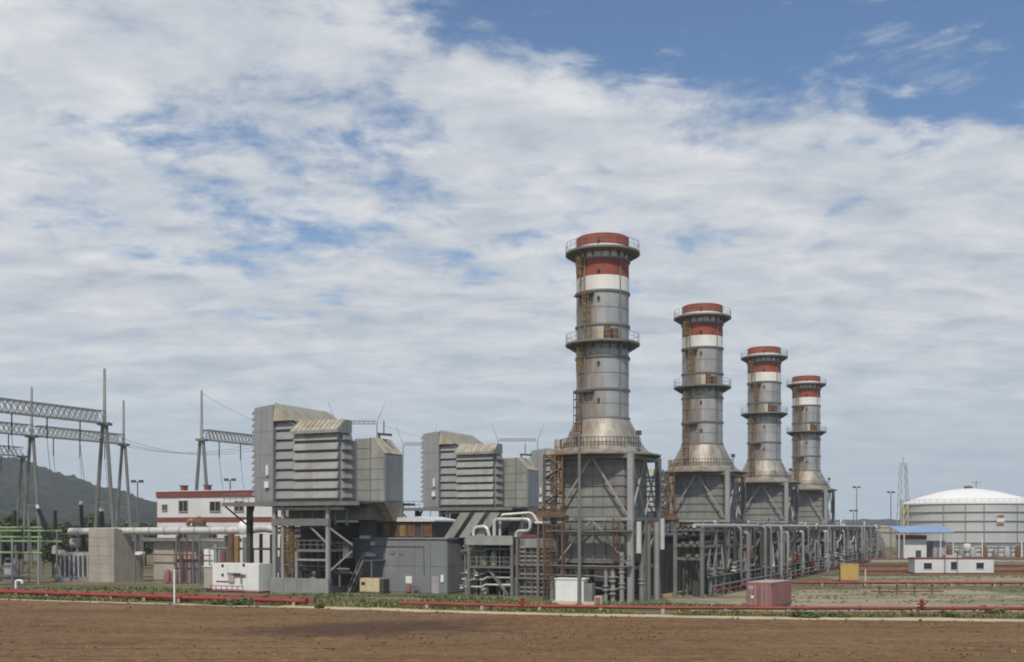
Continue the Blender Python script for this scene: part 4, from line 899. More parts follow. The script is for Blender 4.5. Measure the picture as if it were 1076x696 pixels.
# long white pipe on trestles
t = local_thing('white_pipeline', 'long fat white lagged pipeline running left of the filter house', 'pipeline', -68, 5.5)
part(t, 'pipe_run', MB().path(bend([(-91, 5.6, 7.7), (-56, 5.6, 7.9), (-53.5, 5.4, 8.3), (-50.5, 5.4, 7.9), (-43.2, 5.6, 7.9)], 1.2), .56, 18), 'pipewhite')
for k in range(12): part(t, 'jacket_band', MB().tube((-89 + 2.9 * k, 5.6, 7.7 + .2 * (2 + 2.9 * k) / 35), (-88.8 + 2.9 * k, 5.6, 7.7 + .2 * (2 + 2.9 * k) / 35), .6, 18), 'lightsteel')
part(t, 'elbow_dome', MB().lathe([(.9, 7.4), (1.2, 8.0), (1.15, 8.7), (.8, 9.2), (.3, 9.4), (.02, 9.45)], 18, (-56.6, 5.6)), 'whiteclean')
part(t, 'second_pipe', MB().tube((-78.6, 6.2, 6.5), (-58, 6.2, 6.5), .3, 12), 'pipewhite')
for x in (-77.2, -69.2, -60.2, -50.2): part(t, 'trestle', MB().bar((x, 5.0, 0), (x, 5.4, 7.2), .22).bar((x, 6.4, 0), (x, 5.8, 7.2), .22).bar((x, 5.1, 3.5), (x, 6.3, 3.5), .16), 'steel')
for x, z in ((-76.4, 4.2),): part(t, 'small_valve_box', MB().box(x, x + 1.4, 4.4, 5.0, z, z + .5), 'whiteclean')

# rusty and dark uprights in front of the filter house
t = local_thing('pipe_cluster', 'cluster of rust brown and dark standpipes behind the white skid', 'pipe cluster', -52, -1)
for x, y, h, r_, m in ((-54.6, 0, 7.4, .45, 'rust'), (-53.6, 0, 7.2, .4, 'yellow'), (-52.4, .5, 7.0, .5, 'steel'), (-51.4, .3, 5.5, .4, 'casing'), (-56.2, .4, 5.0, .3, 'bred'), (-57.8, .6, 6.0, .3, 'lightsteel'), (-50.3, 1, 7.5, .25, 'bred'), (-48.6, 1.2, 7.4, .3, 'steel'), (-46.0, 1.5, 6.5, .4, 'lightsteel'), (-44.4, 1.4, 7, .35, 'bred'), (-43.2, 1.4, 6.2, .3, 'casing')):
    part(t, 'standpipe', MB().tube((x, y, 0), (x, y, h), r_, 10), m)
for z in (3.0, 5.4): part(t, 'cross_pipe', MB().tube((-58.5, .4, z), (-42.5, 1.3, z), .16, 8), 'bred' if z < 4 else 'steel')
for x in (-47.6, -45.2): part(t, 'cabinet', MB().box(x, x + 1.5, .2, 1.0, 2.2, 4.4), 'trafo')

# red banded white building
t = local_thing('control_building', 'white two storey building with red bands behind the pipeline', 'building', -74, 24)
part(t, 'wall', MB().box(-86.7, -60.5, 20.0, 33, 0, 13.6), 'bwhite')
part(t, 'red_band', MB().box(-86.85, -60.35, 19.85, 33.15, 13.3, 14.25), 'bred'); part(t, 'red_band', MB().box(-86.8, -60.4, 19.9, 33.1, 9.25, 10.0), 'bred')
part(t, 'parapet_cap', MB().box(-86.95, -60.25, 19.75, 33.25, 14.26, 14.4), 'bwhite')
for (xa, xb, za, zb) in ((-85.5, -84.5, 11.2, 12.1), (-81.9, -80.1, 11.0, 12.7), (-75.4, -73.3, 11.0, 12.5), (-70.4, -68.6, 11.0, 12.5), (-82, -80, 6.2, 8), (-76, -74, 6.2, 8)):
    w = part(t, 'window', MB().box(xa, xb, 19.9, 20.0, za, zb), 'glass')
    part(t, 'window_frame', MB().box(xa - .08, xb + .08, 19.84, 19.99, zb, zb + .1).box(xa - .08, xb + .08, 19.8, 19.99, za - .12, za).box(xa - .08, xa, 19.84, 19.99, za, zb).box(xb, xb + .08, 19.84, 19.99, za, zb).box((xa + xb) / 2 - .04, (xa + xb) / 2 + .04, 19.85, 19.9, za, zb), 'frame', w)
for x in (-82.6, -77.6): part(t, 'roof_vent', MB().box(x, x + .7, 21, 22, 14.4, 15.2).box(x - .15, x + .85, 20.85, 22.15, 15.2, 15.35), 'bred')
t = local_thing('rusty_roof_fan', 'orange rusty ventilation fan in front of the white building', 'fan', -74, 15, 0)
part(t, 'stand', MB().box(-75.0, -72.2, 14, 16, 0, 8.6), 'casing'); part(t, 'cowl', MB().lathe([(1.1, 8.6), (1.1, 9.2), (.9, 9.7), (.4, 10.0), (.02, 10.1)], 18, (-73.4, 15)), 'rust'); part(t, 'duct', MB().path(bend([(-73.4, 15, 9.2), (-75.4, 15, 9.5), (-75.7, 15, 8.7)], .5), .35, 12), 'orange')

# white skid box with red markings
t = local_thing('white_skid', 'white equipment box with red line and dark fittings behind the low red wall', 'equipment box', -46.5, -9)
part(t, 'body', MB().box(-50.0, -42.6, -9.2, -6.6, .3, 3.75), 'whiteclean'); part(t, 'base', MB().box(-50.1, -42.5, -9.3, -6.5, 0, .3), 'bred')
for k in range(4): part(t, 'door_panel', MB().box(-49.9 + 1.85 * k, -48.13 + 1.85 * k, -9.25, -9.202, .4, 3.65), 'whiteclean')
part(t, 'red_line', MB().box(-49.4, -47.2, -9.3, -9.26, 1.35, 1.5), 'pipered'); part(t, 'red_line', MB().box(-46.7, -44.6, -9.31, -9.26, 2.0, 2.4), 'purple')
part(t, 'gauge_board', MB().box(-47.2, -46.4, -9.5, -9.26, 1.4, 2.2), 'trafo'); part(t, 'pipe', MB().path(bend([(-47.4, -9.45, 2.5), (-45.2, -9.45, 2.5), (-45.2, -9.45, 1.2)], .2), .09, 7), 'steel')
for x, z in ((-48.5, 2.1), (-48.5, 3.3), (-45.1, 3.4)): part(t, 'vent', MB().box(x, x + .35, -9.32, -9.26, z, z + .35), 'dark')
part(t, 'fence_rail', MB().tube((-49.8, -9.8, .9), (-44.6, -9.8, .9), .05, 6).tube((-49.8, -9.8, .45), (-44.6, -9.8, .45), .05, 6), 'bred')
for k in range(7): part(t, 'fence_post', MB().tube((-49.8 + .86 * k, -9.8, 0), (-49.8 + .86 * k, -9.8, .95), .05, 6), 'bred')
t = local_thing('cream_cabinet', 'small cream cabinet at the left end of the white skid', 'cabinet', -51, -8)
part(t, 'body', MB().box(-51.7, -50.2, -8.9, -7.3, .5, 3.2), 'concrete'); part(t, 'roof', MB().box(-51.8, -50.15, -9.0, -7.2, 3.2, 3.35), 'bwhite'); part(t, 'leg_frame', MB().box(-51.6, -51.4, -8.8, -8.6, 0, .5).box(-50.5, -50.3, -8.8, -8.6, 0, .5), 'steel')
# generator set by the grey block
t = local_thing('generator_set', 'small cream diesel generator box at the foot of grey wall', 'generator', -30.2, -2.6)
part(t, 'skid', MB().box(-31.6, -27.9, -3.3, -1.6, 0, .2), 'dark'); part(t, 'canopy', MB().box(-31.5, -28.6, -3.2, -1.7, .2, 1.95), 'beige'); part(t, 'end_grille', MB().box(-28.58, -28.0, -3.15, -1.75, .25, 1.85), 'dark')
for k in range(3): part(t, 'door_panel', MB().box(-31.4 + .95 * k, -30.52 + .95 * k, -3.25, -3.202, .3, 1.8), 'beige')
part(t, 'control_window', MB().box(-31.2, -30.7, -3.3, -3.26, 1.1, 1.45), 'glass'); part(t, 'exhaust', MB().tube((-29.2, -2.4, 1.95), (-29.2, -2.4, 2.2), .09, 8), 'dark')
t = local_thing('red_bracket_seat', 'small dark red hoop stand against the grey wall', 'stand', -24.8, -.6)
part(t, 'hoop', MB().path(bend([(-25.2, -.6, 0), (-25.2, -.6, 1.0), (-24.4, -.6, 1.0), (-24.4, -.6, 0)], .3), .1, 8), 'purple')
# white shed box in front of the nearest stack
t = thing('white_cubicle', 'white cubicle on a cream base before the nearest stack', 'cubicle', (6.6, 118.6, 0), R(-16))
part(t, 'body', MB().box(-1.7, 1.4, -1.0, 1.0, .4, 2.75), 'whiteclean'); part(t, 'roof', MB().box(-1.8, 1.6, -1.1, 1.1, 2.75, 2.87), 'whiteclean'); part(t, 'base', MB().box(-2.0, 2.6, -1.3, 1.2, 0, .4), 'beige')
for k in range(2): part(t, 'door', MB().box(-1.6 + 1.5 * k, -.15 + 1.5 * k, -1.04, -1.003, .5, 2.65), 'whiteclean')
part(t, 'side_unit', MB().box(1.42, 2.3, -.8, .8, .41, 2.3), 'casing'); part(t, 'low_box', MB().box(2.62, 3.4, -1.2, .2, 0, 1.0), 'beige'); part(t, 'low_box_opening', MB().box(2.7, 3.3, -1.24, -1.203, .12, .9), 'purple')

# ================================================================== RIGHT SIDE
t = thing('shipping_container', 'faded maroon shipping container by the red pipe', 'container', (25.5, 113.0, 0), R(-33))
Lc, Wc, Hc = 6.1, 2.75, 2.65
part(t, 'body', MB().box(-Wc / 2, Wc / 2, 0, Lc, .12, Hc), 'purple'); part(t, 'roof', MB().box(-Wc / 2 - .02, Wc / 2 + .02, -.02, Lc + .02, Hc, Hc + .06), 'roofsunlit')
for k in range(24): part(t, 'corrugation', MB().box(Wc / 2 + .002, Wc / 2 + .04, .15 + .245 * k, .28 + .245 * k, .3, Hc - .12), 'purple')
for s in (-1, 1):
    d = part(t, 'door', MB().box(min(0, s * (Wc / 2 - .1)) + .02, max(0, s * (Wc / 2 - .1)) - .02, -.06, -.003, .25, Hc - .15), 'purple')
    for x in (.35, .85): part(t, 'lock_rod', MB().tube((s * x, -.1, .3), (s * x, -.1, Hc - .2), .035, 6), 'trafo', d)
    for z in (.5, 1.35, 2.2): part(t, 'hinge', MB().box(s * 1.2 - .06, s * 1.2 + .06, -.1, -.062, z, z + .12), 'trafo', d)
part(t, 'marking_plate', MB().box(-.85, -.55, -.08, -.062, 1.05, 1.3), 'whiteclean'); part(t, 'marking_plate', MB().box(-1.1, -.6, -.08, -.062, 1.95, 2.3), 'trafo')
for x in (-1, 1):
    for z in (.12, Hc - .12): part(t, 'corner_casting', MB().box(x * Wc / 2 - .1, x * Wc / 2 + .1, -.09, .1, z - .1, z + .1), 'bred')

t = thing('yellow_box', 'yellow steel equipment box beyond the maroon container', 'box', (52.2, 169.6, 0), R(-12))
part(t, 'body', MB().box(-1.35, 1.35, -1.2, 1.2, .15, 2.6), 'yellowbox'); part(t, 'base', MB().box(-1.45, 1.45, -1.3, 1.3, 0, .15), 'dark'); part(t, 'lid', MB().box(-1.4, 1.4, -1.25, 1.25, 2.6, 2.7), 'yellowbox')
for k in range(2): part(t, 'door', MB().box(-1.25 + 1.28 * k, -.03 + 1.28 * k, -1.24, -1.203, .3, 2.5), 'yellowbox')
t = thing('marker_post', 'short cream post beside the yellow box', 'post', (54.6, 169.2, 0)); part(t, 'post', MB().bar((0, 0, 0), (0, 0, 1.7), .22), 'beige'); part(t, 'cap', MB().box(-.15, .15, -.15, .15, 1.7, 1.8), 'beige')

t = thing('site_cabin', 'long low white site cabin with three dark windows and red base', 'cabin', (78.4, 194, 0))
part(t, 'wall', MB().box(-7.0, 7.0, 0, 3.2, .3, 2.75), 'bwhite'); part(t, 'base', MB().box(-7.05, 7.05, -.05, 3.25, 0, .3), 'bred'); part(t, 'roof_edge', MB().box(-7.1, 7.1, -.1, 3.3, 2.75, 2.95), 'bred')
for xa, xb, za, zb in ((-5.4, -4.0, 1.0, 2.0), (-.6, .4, .9, 2.2), (3.9, 5.2, 1.05, 2.05)):
    w = part(t, 'window', MB().box(xa, xb, -.05, -.003, za, zb), 'glass'); part(t, 'window_frame', MB().box(xa - .07, xb + .07, -.08, -.004, zb, zb + .08).box(xa - .07, xb + .07, -.1, -.004, za - .1, za), 'frame', w)
part(t, 'downpipe', MB().tube((-1.7, -.08, 0), (-1.7, -.08, 3.6), .07, 6), 'dark')
part(t, 'cooler_box', MB().box(-1.4, 1.6, .6, 2, 2.96, 3.4), 'frame')
t = thing('lattice_post', 'thin dark lamp post in front of the site cabin', 'post', (76.7, 188.5, 0)); part(t, 'post', MB().tube((0, 0, 0), (0, 0, 4.3), .07, 6), 'lamp'); part(t, 'arm', MB().tube((0, 0, 4.2), (-.7, 0, 4.4), .05, 6), 'lamp')

t = thing('blue_roof_shed', 'open shed under a blue sheet roof before the storage tank', 'shed', (106, 282, 0))
part(t, 'roof', MB().ext([(-7.4, -3.0, 7.0), (-7.4, 5, 8.5), (-7.4, 5, 8.65), (-7.4, -3.0, 7.15)], (14.2, 0, 0)), 'blue')
for k in range(18): part(t, 'roof_rib', MB().ext([(-7.3 + .82 * k, -3.02, 7.16), (-7.3 + .82 * k, 5, 8.66), (-7.3 + .82 * k, 5, 8.72), (-7.3 + .82 * k, -3.02, 7.22)], (.1, 0, 0)), 'blue')
part(t, 'room', MB().box(-5.2, .6, -.5, 5, 0, 5.2), 'bwhite'); part(t, 'red_band', MB().box(-5.25, .65, -.58, 5, 5.2, 6.3), 'bred'); part(t, 'door', MB().box(-2.2, -.8, -.56, -.503, 0, 2.4), 'dark'); part(t, 'side_room', MB().box(2.5, 5.6, 0, 5, 0, 4.8), 'trafo')
for x in (-7.2, -5.9, 3.4, 6.6): part(t, 'post', MB().tube((x, -2.6, 0), (x, -2.6, 7.0), .16, 8), 'bwhite')
t = thing('pale_annex', 'pale flat roofed annex between the pipe racks and blue roofed shed', 'building', (92, 292, 0))
part(t, 'wall', MB().box(-6, 3.8, 0, 6, 0, 6.5), 'bwhite'); part(t, 'parapet', MB().box(-6.1, 3.9, -.1, 6.1, 6.5, 7.2), 'bred')
for x in (-4.6, -1.6, 1.2): part(t, 'window', MB().box(x, x + 1.4, -.05, -.003, 2.2, 4.2), 'glass')

t = thing('storage_tank', 'huge pale cylindrical storage tank with white dome at right edge', 'tank', (138.4, 332, 0)); Rt = 19.4
zs = [0, 3.9, 7.2, 10.2, 12.8, 15.1]
for a, b in zip(zs, zs[1:]): part(t, 'shell_course', MB().lathe([(Rt, a + .01), (Rt, b - .01)], 96), 'tank')
for z in zs[1:-1]: part(t, 'wind_girder', MB().lathe([(Rt, z - .12), (Rt + .35, z - .1), (Rt + .35, z + .06), (Rt, z + .12)], 96), 'steel' if z < 4.5 else 'lightsteel')
part(t, 'dome', MB().lathe([(Rt + .3, 15.1), (Rt + .3, 15.5)] + [(Rt * math.cos(R(90 * k / 14)), 15.5 + 4.6 * (1 - math.cos(R(90 * k / 14)) ** 1.7)) for k in range(0, 15)], 96), 'dome')
part(t, 'handrail', handrail(MB(), [((Rt + .2) * math.cos(R(6 * k)), (Rt + .2) * math.sin(R(6 * k)), 15.5) for k in range(61)], 1.0, .05), 'lightsteel')
part(t, 'dome_vent', MB().lathe([(1.2, 19.8), (1.2, 20.5), (1.6, 20.6), (.02, 21.0)], 16).tube((2.4, 0, 19.8), (2.4, 0, 22.5), .1, 6).bar((.8, 0, 21.9), (4.0, 0, 21.9), .15), 'steel')
st = part(t, 'stair_tower', MB().bar((-Rt - 1.4, -3, 0), (-Rt - 1.4, -3, 15.4), .25).bar((-Rt - .1, -3.4, 0), (-Rt - .1, -3.4, 15.4), .25).bar((-Rt - 1.4, -1.6, 0), (-Rt - 1.4, -1.6, 15.4), .25), 'beige')
for k in range(5): part(t, 'flight', MB().bar((-Rt - 1.4, -3.2, 3.0 * k), (-Rt - .2, -3.2, 3.0 * k + 3), .2), 'beige', st)
for a in (-2.0, -1.75, -1.25, -1.0, -.75, -2.3): part(t, 'riser', MB().tube(((Rt + .5) * math.cos(a), (Rt + .5) * math.sin(a), 0), ((Rt + .5) * math.cos(a), (Rt + .5) * math.sin(a), 15.2), .09, 6), 'lightsteel')
a = -1.52
em = part(t, 'emblem', MB().box(-1.1, 1.1, -.08, 0, 9.2, 12.0), 'whiteclean'); em.location = ((Rt + .35) * math.cos(a), (Rt + .35) * math.sin(a), 0); em.rotation_euler = (0, 0, a + math.pi / 2)
part(t, 'emblem_field', MB().box(-1.0, 1.0, -.14, -.085, 11.0, 11.9), 'orange', em); part(t, 'emblem_field', MB().box(-1.0, 1.0, -.14, -.085, 9.3, 9.9), 'orange', em)
t = thing('storage_tank', 'distant low beige storage tank left of the huge tank', 'tank', (160, 480, 0))
part(t, 'shell', MB().lathe([(11, 0), (11, 8.2)], 48), 'concrete'); part(t, 'roof', MB().lathe([(11.2, 8.2), (11.2, 8.4), (6, 8.9), (.02, 9.1)], 48), 'concrete'); part(t, 'wind_girder', MB().lathe([(11, 6), (11.3, 6), (11.3, 6.3), (11, 6.3)], 48), 'steel')
# pumps and clutter at the tank foot
t = thing('tank_pump_station', 'row of dark pumps and pipes at the foot of the huge tank', 'pump station', (130, 306, 0))
for k in range(9): part(t, 'pump', MB().lathe([(.02, 0), (.9, .1), (.9, 1.5 + .5 * (k % 3)), (.4, 2.2 + .5 * (k % 3)), (.02, 2.4 + .5 * (k % 3))], 12, (-14 + 3.2 * k, 0)), ('casing', 'trafo', 'rust')[k % 3])
for z in (1.4, 2.6, 3.4): part(t, 'pipe', MB().tube((-16, 1.2, z), (16, 1.2, z), .22, 8), 'casing')
for k in range(9): part(t, 'post', MB().bar((-15 + 3.6 * k, 1.5, 0), (-15 + 3.6 * k, 1.5, 3.9), .2), 'steel')
part(t, 'white_drum', MB().lathe([(.02, 2.2), (.9, 2.3), (1.1, 3.0), (.9, 3.7), (.02, 3.8)], 14, (-3.2, -1)), 'whiteclean'); part(t, 'pipe', MB().tube((1, -1, 0), (1, -1, 5.2), .16, 8), 'whiteclean'); part(t, 'pipe', MB().tube((12, -1, 0), (12, -1, 4.6), .16, 8), 'whiteclean')

# bund walls with red coping, capped pieces
def bund(label, x0, x1, y, h, seg, rise=0.0):
    t = thing('bund_wall', label, 'low wall', ((x0 + x1) / 2, y, 0), 0, 'low red bund walls on the right')
    n = max(1, round((x1 - x0) / seg)); xm = (x0 + x1) / 2
    b = MB().box(-(x1 - x0) / 2, (x1 - x0) / 2, -.25, .25, 0, h)
    part(t, 'wall', b, 'concrete' if h > .65 else 'brick')
    w = (x1 - x0) / n; c = MB().box(-w / 2 + .015, w / 2 - .015, -.36, .36, h, h + .22).build('coping_block', M['brick'], t)
    for k in range(n):
        o = c if k == 0 else dup(c, t); o.location = (x0 - xm + w * (k + .5), 0, 0)
bund('low red topped bund wall nearest the site cabin, level with it', 62, 150, 197.5, .5, 2.4)
bund('low red topped bund wall second behind the site cabin', 70, 165, 226, .45, 3.0)
bund('low red topped bund wall in front of the blue roofed shed', 76, 185, 262, .7, 3.6)

def red_pipe(name, label, pts, r=.2, z=.55, every=6.0, m='pipered'):
    t = thing(name, label, 'pipe', (pts[0][0], pts[0][1], 0), 0, 'red fire pipes on the ground', (pts[0][0], pts[0][1], 0))
    P3 = [(x, y, z) for x, y in pts]; part(t, 'pipe_run', MB().path(P3, r, 12), m)
    s = 0.0; nxt = every * .5
    for (xa, ya), (xb, yb) in zip(pts, pts[1:]):
        Ls = math.dist((xa, ya), (xb, yb))
        while nxt < s + Ls:
            f = (nxt - s) / Ls; x = xa + (xb - xa) * f; y = ya + (yb - ya) * f
            part(t, 'support', MB().box(x - .16, x + .16, y - .28, y + .28, 0, z - r * .6), 'concrete')
            d = Vector((xb - xa, yb - ya, 0)).normalized() * .07; part(t, 'flange', MB().tube((x + .9 - d.x, y - d.y, z), (x + .9 + d.x, y + d.y, z), r * 1.45, 12), m)
            nxt += every
        s += Ls
    return t
red_pipe('fire_pipe', 'long bright red pipe running along the field edge', [(-11.5, 112.6), (.9, 108.2), (14.8, 105.8), (30, 105.2), (49, 104.9), (110, 104)], .17, .6)
red_pipe('fire_pipe', 'red pipe crossing the right yard behind the maroon container', [(35, 156), (60, 154.6), (120, 153)], .18, .5)
t = red_pipe('fire_pipe', 'rust red pipe at the left field edge ending before the cream generator', [(-95, 146.5), (-61.3, 133.4), (-36, 122), (-22, 116.6)], .24, .5, 5.0)
part(t, 'end_flange', MB().tube((-22.0, 116.6, .5), (-21.85, 116.54, .5), .38, 14), 'pipered')
t = thing('low_brick_wall', 'low red brown wall running behind the left red pipe', 'low wall', (-58, 133, 0))
for k in range(26):
    x = -95 + 2.9 * k; y = 148.2 - .412 * (x + 95)
    o = MB().box(-1.42, 1.42, -.25, .25, 0, .85).build('wall_block', M['brick'], t); o.location = (x + 58, y - 133, 0); o.rotation_euler = (0, 0, math.atan(-.412))
t = thing('fire_hydrant', 'dark red hydrant on the bright red pipe at right', 'hydrant', (39.2, 104.7, 0)); part(t, 'barrel', MB().lathe([(.12, .6), (.16, .7), (.16, 1.25), (.22, 1.3), (.22, 1.4), (.05, 1.55), (.02, 1.55)], 12), 'pipered'); part(t, 'outlet', MB().tube((-.4, 0, 1.05), (.4, 0, 1.05), .1, 8), 'pipered'); part(t, 'base', MB().box(-.3, .3, -.3, .3, 0, .35), 'concrete')
t = thing('fire_hydrant', 'dark red hydrant on the bright red pipe before the louvre wall', 'hydrant', (1.0, 108.1, 0)); part(t, 'barrel', MB().lathe([(.12, .6), (.16, .7), (.16, 1.2), (.22, 1.25), (.22, 1.35), (.02, 1.5)], 12), 'pipered'); part(t, 'outlet', MB().tube((-.4, 0, 1.05), (.4, 0, 1.05), .1, 8), 'pipered')
t = thing('hydrant_manifold', 'rust red valve manifold on the ground behind the right hydrant', 'manifold', (50, 137, 0))
for k in range(4): part(t, 'standpipe', MB().tube((-4 + 2.2 * k, 0, 0), (-4 + 2.2 * k, 0, .9 + .3 * (k % 2)), .1, 8), 'rust'); part(t, 'handwheel', MB().lathe([(.02, 1.0 + .3 * (k % 2)), (.35, 1.0 + .3 * (k % 2)), (.35, 1.08 + .3 * (k % 2)), (.02, 1.1 + .3 * (k % 2))], 12, (-4 + 2.2 * k, 0)), 'rust')
part(t, 'header', MB().tube((-5, 0, .35), (4, 0, .35), .09, 8), 'rust')

# masts and posts
def light_mast(label, x, y, h, m='steel', r=.14, heads=2):
    t = thing('light_mast', label, 'light mast', (x, y, 0), 0, 'floodlight masts')
    part(t, 'pole', MB().tube((0, 0, 0), (0, 0, h), r * 1.3, 10, r * .8), m); part(t, 'crossarm', MB().bar((-1.1 if heads > 1 else -.3, 0, h), (1.1 if heads > 1 else .3, 0, h), .12), m)
    for k in range(heads): part(t, 'lamp_head', MB().box(-1.05 + 1.3 * k, -.3 + 1.3 * k, -.35, .2, h - .1, h + .35), 'lamp' if heads > 1 else m)
light_mast('slim light mast rising in front of the nearest stack frame', 7.2, 117.0, 18.2, 'steel', .17, 1)
light_mast('light mast left of the red banded building', -65, 190, 16.2)
light_mast('light mast behind the red banded building', -52, 202, 17)
light_mast('light mast just right of the farthest stack', 95.4, 303, 19.3)
light_mast('light mast between the farthest stack and lattice tower', 108, 312, 18.2)
light_mast('thin light mast nearest the farthest stack', 90.5, 290, 12.6)
t = thing('white_post', 'lone white post at the field edge on the left', 'post', (-37.2, 120.6, 0)); part(t, 'post', MB().tube((0, 0, 0), (0, 0, 3.6), .1, 10), 'whiteclean'); part(t, 'cap', MB().lathe([(.12, 3.6), (.12, 3.68), (.02, 3.74)], 10), 'whiteclean')
t = thing('white_standpipe', 'white standpipe poking up behind the left red pipe', 'standpipe', (-63, 139, 0)); part(t, 'pipe', MB().path(bend([(0, 0, 0), (0, 0, 1.6), (.8, 0, 1.6), (.8, 0, 1.2)], .3), .16, 9), 'whiteclean'); part(t, 'low_run', MB().tube((.2, 0, .3), (7, -2.4, .3), .14, 8), 'bwhite')
# lattice tower far right
t = thing('lattice_tower', 'far slender lattice tower left of the huge tank', 'tower', (143, 400, 0))
hw = lambda z: 2.2 - 1.3 * z / 32
for sx in (-1, 1):
    for sy in (-1, 1): part(t, 'leg', MB().bar((sx * hw(0), sy * hw(0), 0), (sx * hw(32), sy * hw(32), 32), .17), 'lightsteel')
for k in range(9):
    z0, z1 = 3.5 * k, 3.5 * k + 3.5; a, b = hw(z0), hw(min(32, z1))
    part(t, 'lattice', MB().bar((-a, -a, z0), (b, -b, z1), .1).bar((a, -a, z0), (-b, -b, z1), .1).bar((a, -a, z0), (b, b, z1), .1).bar((-a, -a, z0), (-b, b, z1), .1).bar((-b, -b, z1), (b, -b, z1), .1), 'lightsteel')
part(t, 'spike', MB().tube((0, 0, 31), (0, 0, 34), .12, 6), 'lightsteel')

# ================================================================== VEGETATION
def crown_mesh(seed, rx, rz, nleaf, zc, ls=.55):
    rnd = random.Random(seed); mb = MB()
    blobs = [(rnd.uniform(-.55, .55) * rx, rnd.uniform(-.55, .55) * rx, zc + rnd.uniform(-.6, .7) * rz, rnd.uniform(.38, .62) * rx) for _ in range(11)]
    for _ in range(nleaf):
        bx, by, bz, br = rnd.choice(blobs)
        v = Vector((rnd.gauss(0, 1), rnd.gauss(0, 1), rnd.gauss(0, 1))).normalized() * br * rnd.uniform(.55, 1.08)
        p = Vector((bx, by, bz)) + v * 1.0
        a = Vector((rnd.gauss(0, 1), rnd.gauss(0, 1), rnd.gauss(0, .6))).normalized(); b = a.cross(Vector((rnd.gauss(0, 1), rnd.gauss(0, 1), rnd.gauss(0, 1)))).normalized()
        s = ls * rnd.uniform(.6, 1.3)
        mb.add([p - a * s, p + b * s * .6, p + a * s, p - b * s * .6], [(0, 1, 2, 3)])
    me = bpy.data.meshes.new('crown'); me.from_pydata(mb.v, [], mb.f); me.materials.append(M['leaf']); return me
crowns = [crown_mesh(40 + i, 4.2 + .5 * i, 4.4 - .2 * i, 5200, 8.2, .42) for i in range(3)]
trunk = MB().path([(0, 0, 0), (.1, .05, 3), (.05, .2, 6.5)], .35, 8, .16).path([(.1, .05, 3.5), (1.4, .3, 6.6)], .16, 6, .07).path([(.1, .05, 4), (-1.5, -.4, 7)], .15, 6, .06)
tr_o = trunk.build('trunk', M['bark'], None); tr_me = tr_o.data; bpy.data.objects.remove(tr_o)
def tree(label, x, y, s, k, group='trees behind the switchyard'):
    t = thing('broadleaf_tree', label, 'tree', (x, y, 0), random.uniform(0, 6.28), group); t.scale = (s, s, s * random.uniform(.9, 1.1))
    for nm, me in (('trunk', tr_me), ('crown', crowns[k])):
        o = bpy.data.objects.new(nm, me); COL.objects.link(o); o.parent = t
rnd = random.Random(5)
ordn = ['first', 'second', 'third', 'fourth', 'fifth', 'sixth', 'seventh', 'eighth', 'ninth', 'tenth', 'eleventh', 'twelfth']
for i in range(12):
    px = -8 + 17.5 * i + rnd.uniform(-5, 5); y = 238 + rnd.uniform(-10, 26)
    tree('dark leafy tree, %s from the left in the row before the hill' % ordn[i], (px - 538) / 1150 * y, y, rnd.uniform(.62, .9), i % 3)
for i, (x, y, s) in enumerate(((-92, 196, .62), (-83.5, 178, .55), (-75.5, 180, .5), (-97, 205, .7), (-70, 184, .55))):
    tree(['low bushy tree behind the green frame, outermost left but one', 'small bushy tree directly behind the green frame', 'small bushy tree beside the leaning bushings', 'low bushy tree at the left picture edge behind the frame', 'small bushy tree behind the transformer'][i], x, y, s, i % 3, 'small trees in the switchyard')
# far belts of wood that read as one mass
def belt(name, label, x0, x1, y, h, nleaf, ls):
    rnd = random.Random(int(y)); mb = MB()
    for _ in range(nleaf):
        x = rnd.uniform(x0, x1); hh = h * (.65 + .5 * abs(fbm(x * .03, y))); p = Vector((x, y + rnd.uniform(-12, 12), hh * rnd.random() ** .7))
        a = Vector((rnd.gauss(0, 1), rnd.gauss(0, 1), rnd.gauss(0, .8))).normalized(); b = a.cross(Vector((rnd.gauss(0, 1), rnd.gauss(0, 1), rnd.gauss(0, 1)))).normalized(); s = ls * rnd.uniform(.6, 1.3)
        mb.add([p - a * s, p + b * s * .7, p + a * s, p - b * s * .7], [(0, 1, 2, 3)])
    me = bpy.data.meshes.new(name); me.from_pydata(mb.v, [], mb.f); me.materials.append(M['leaf'])
    o = bpy.data.objects.new(name, me); COL.objects.link(o); o['kind'] = 'stuff'; o['label'] = label; o['category'] = 'wood'
belt('far_wood', 'dark distant belt of trees below the hill', -330, -20, 420, 11, 9000, 1.6)
belt('far_wood', 'faint distant belt of trees beyond the storage tank', 60, 460, 700, 9, 9000, 2.0)

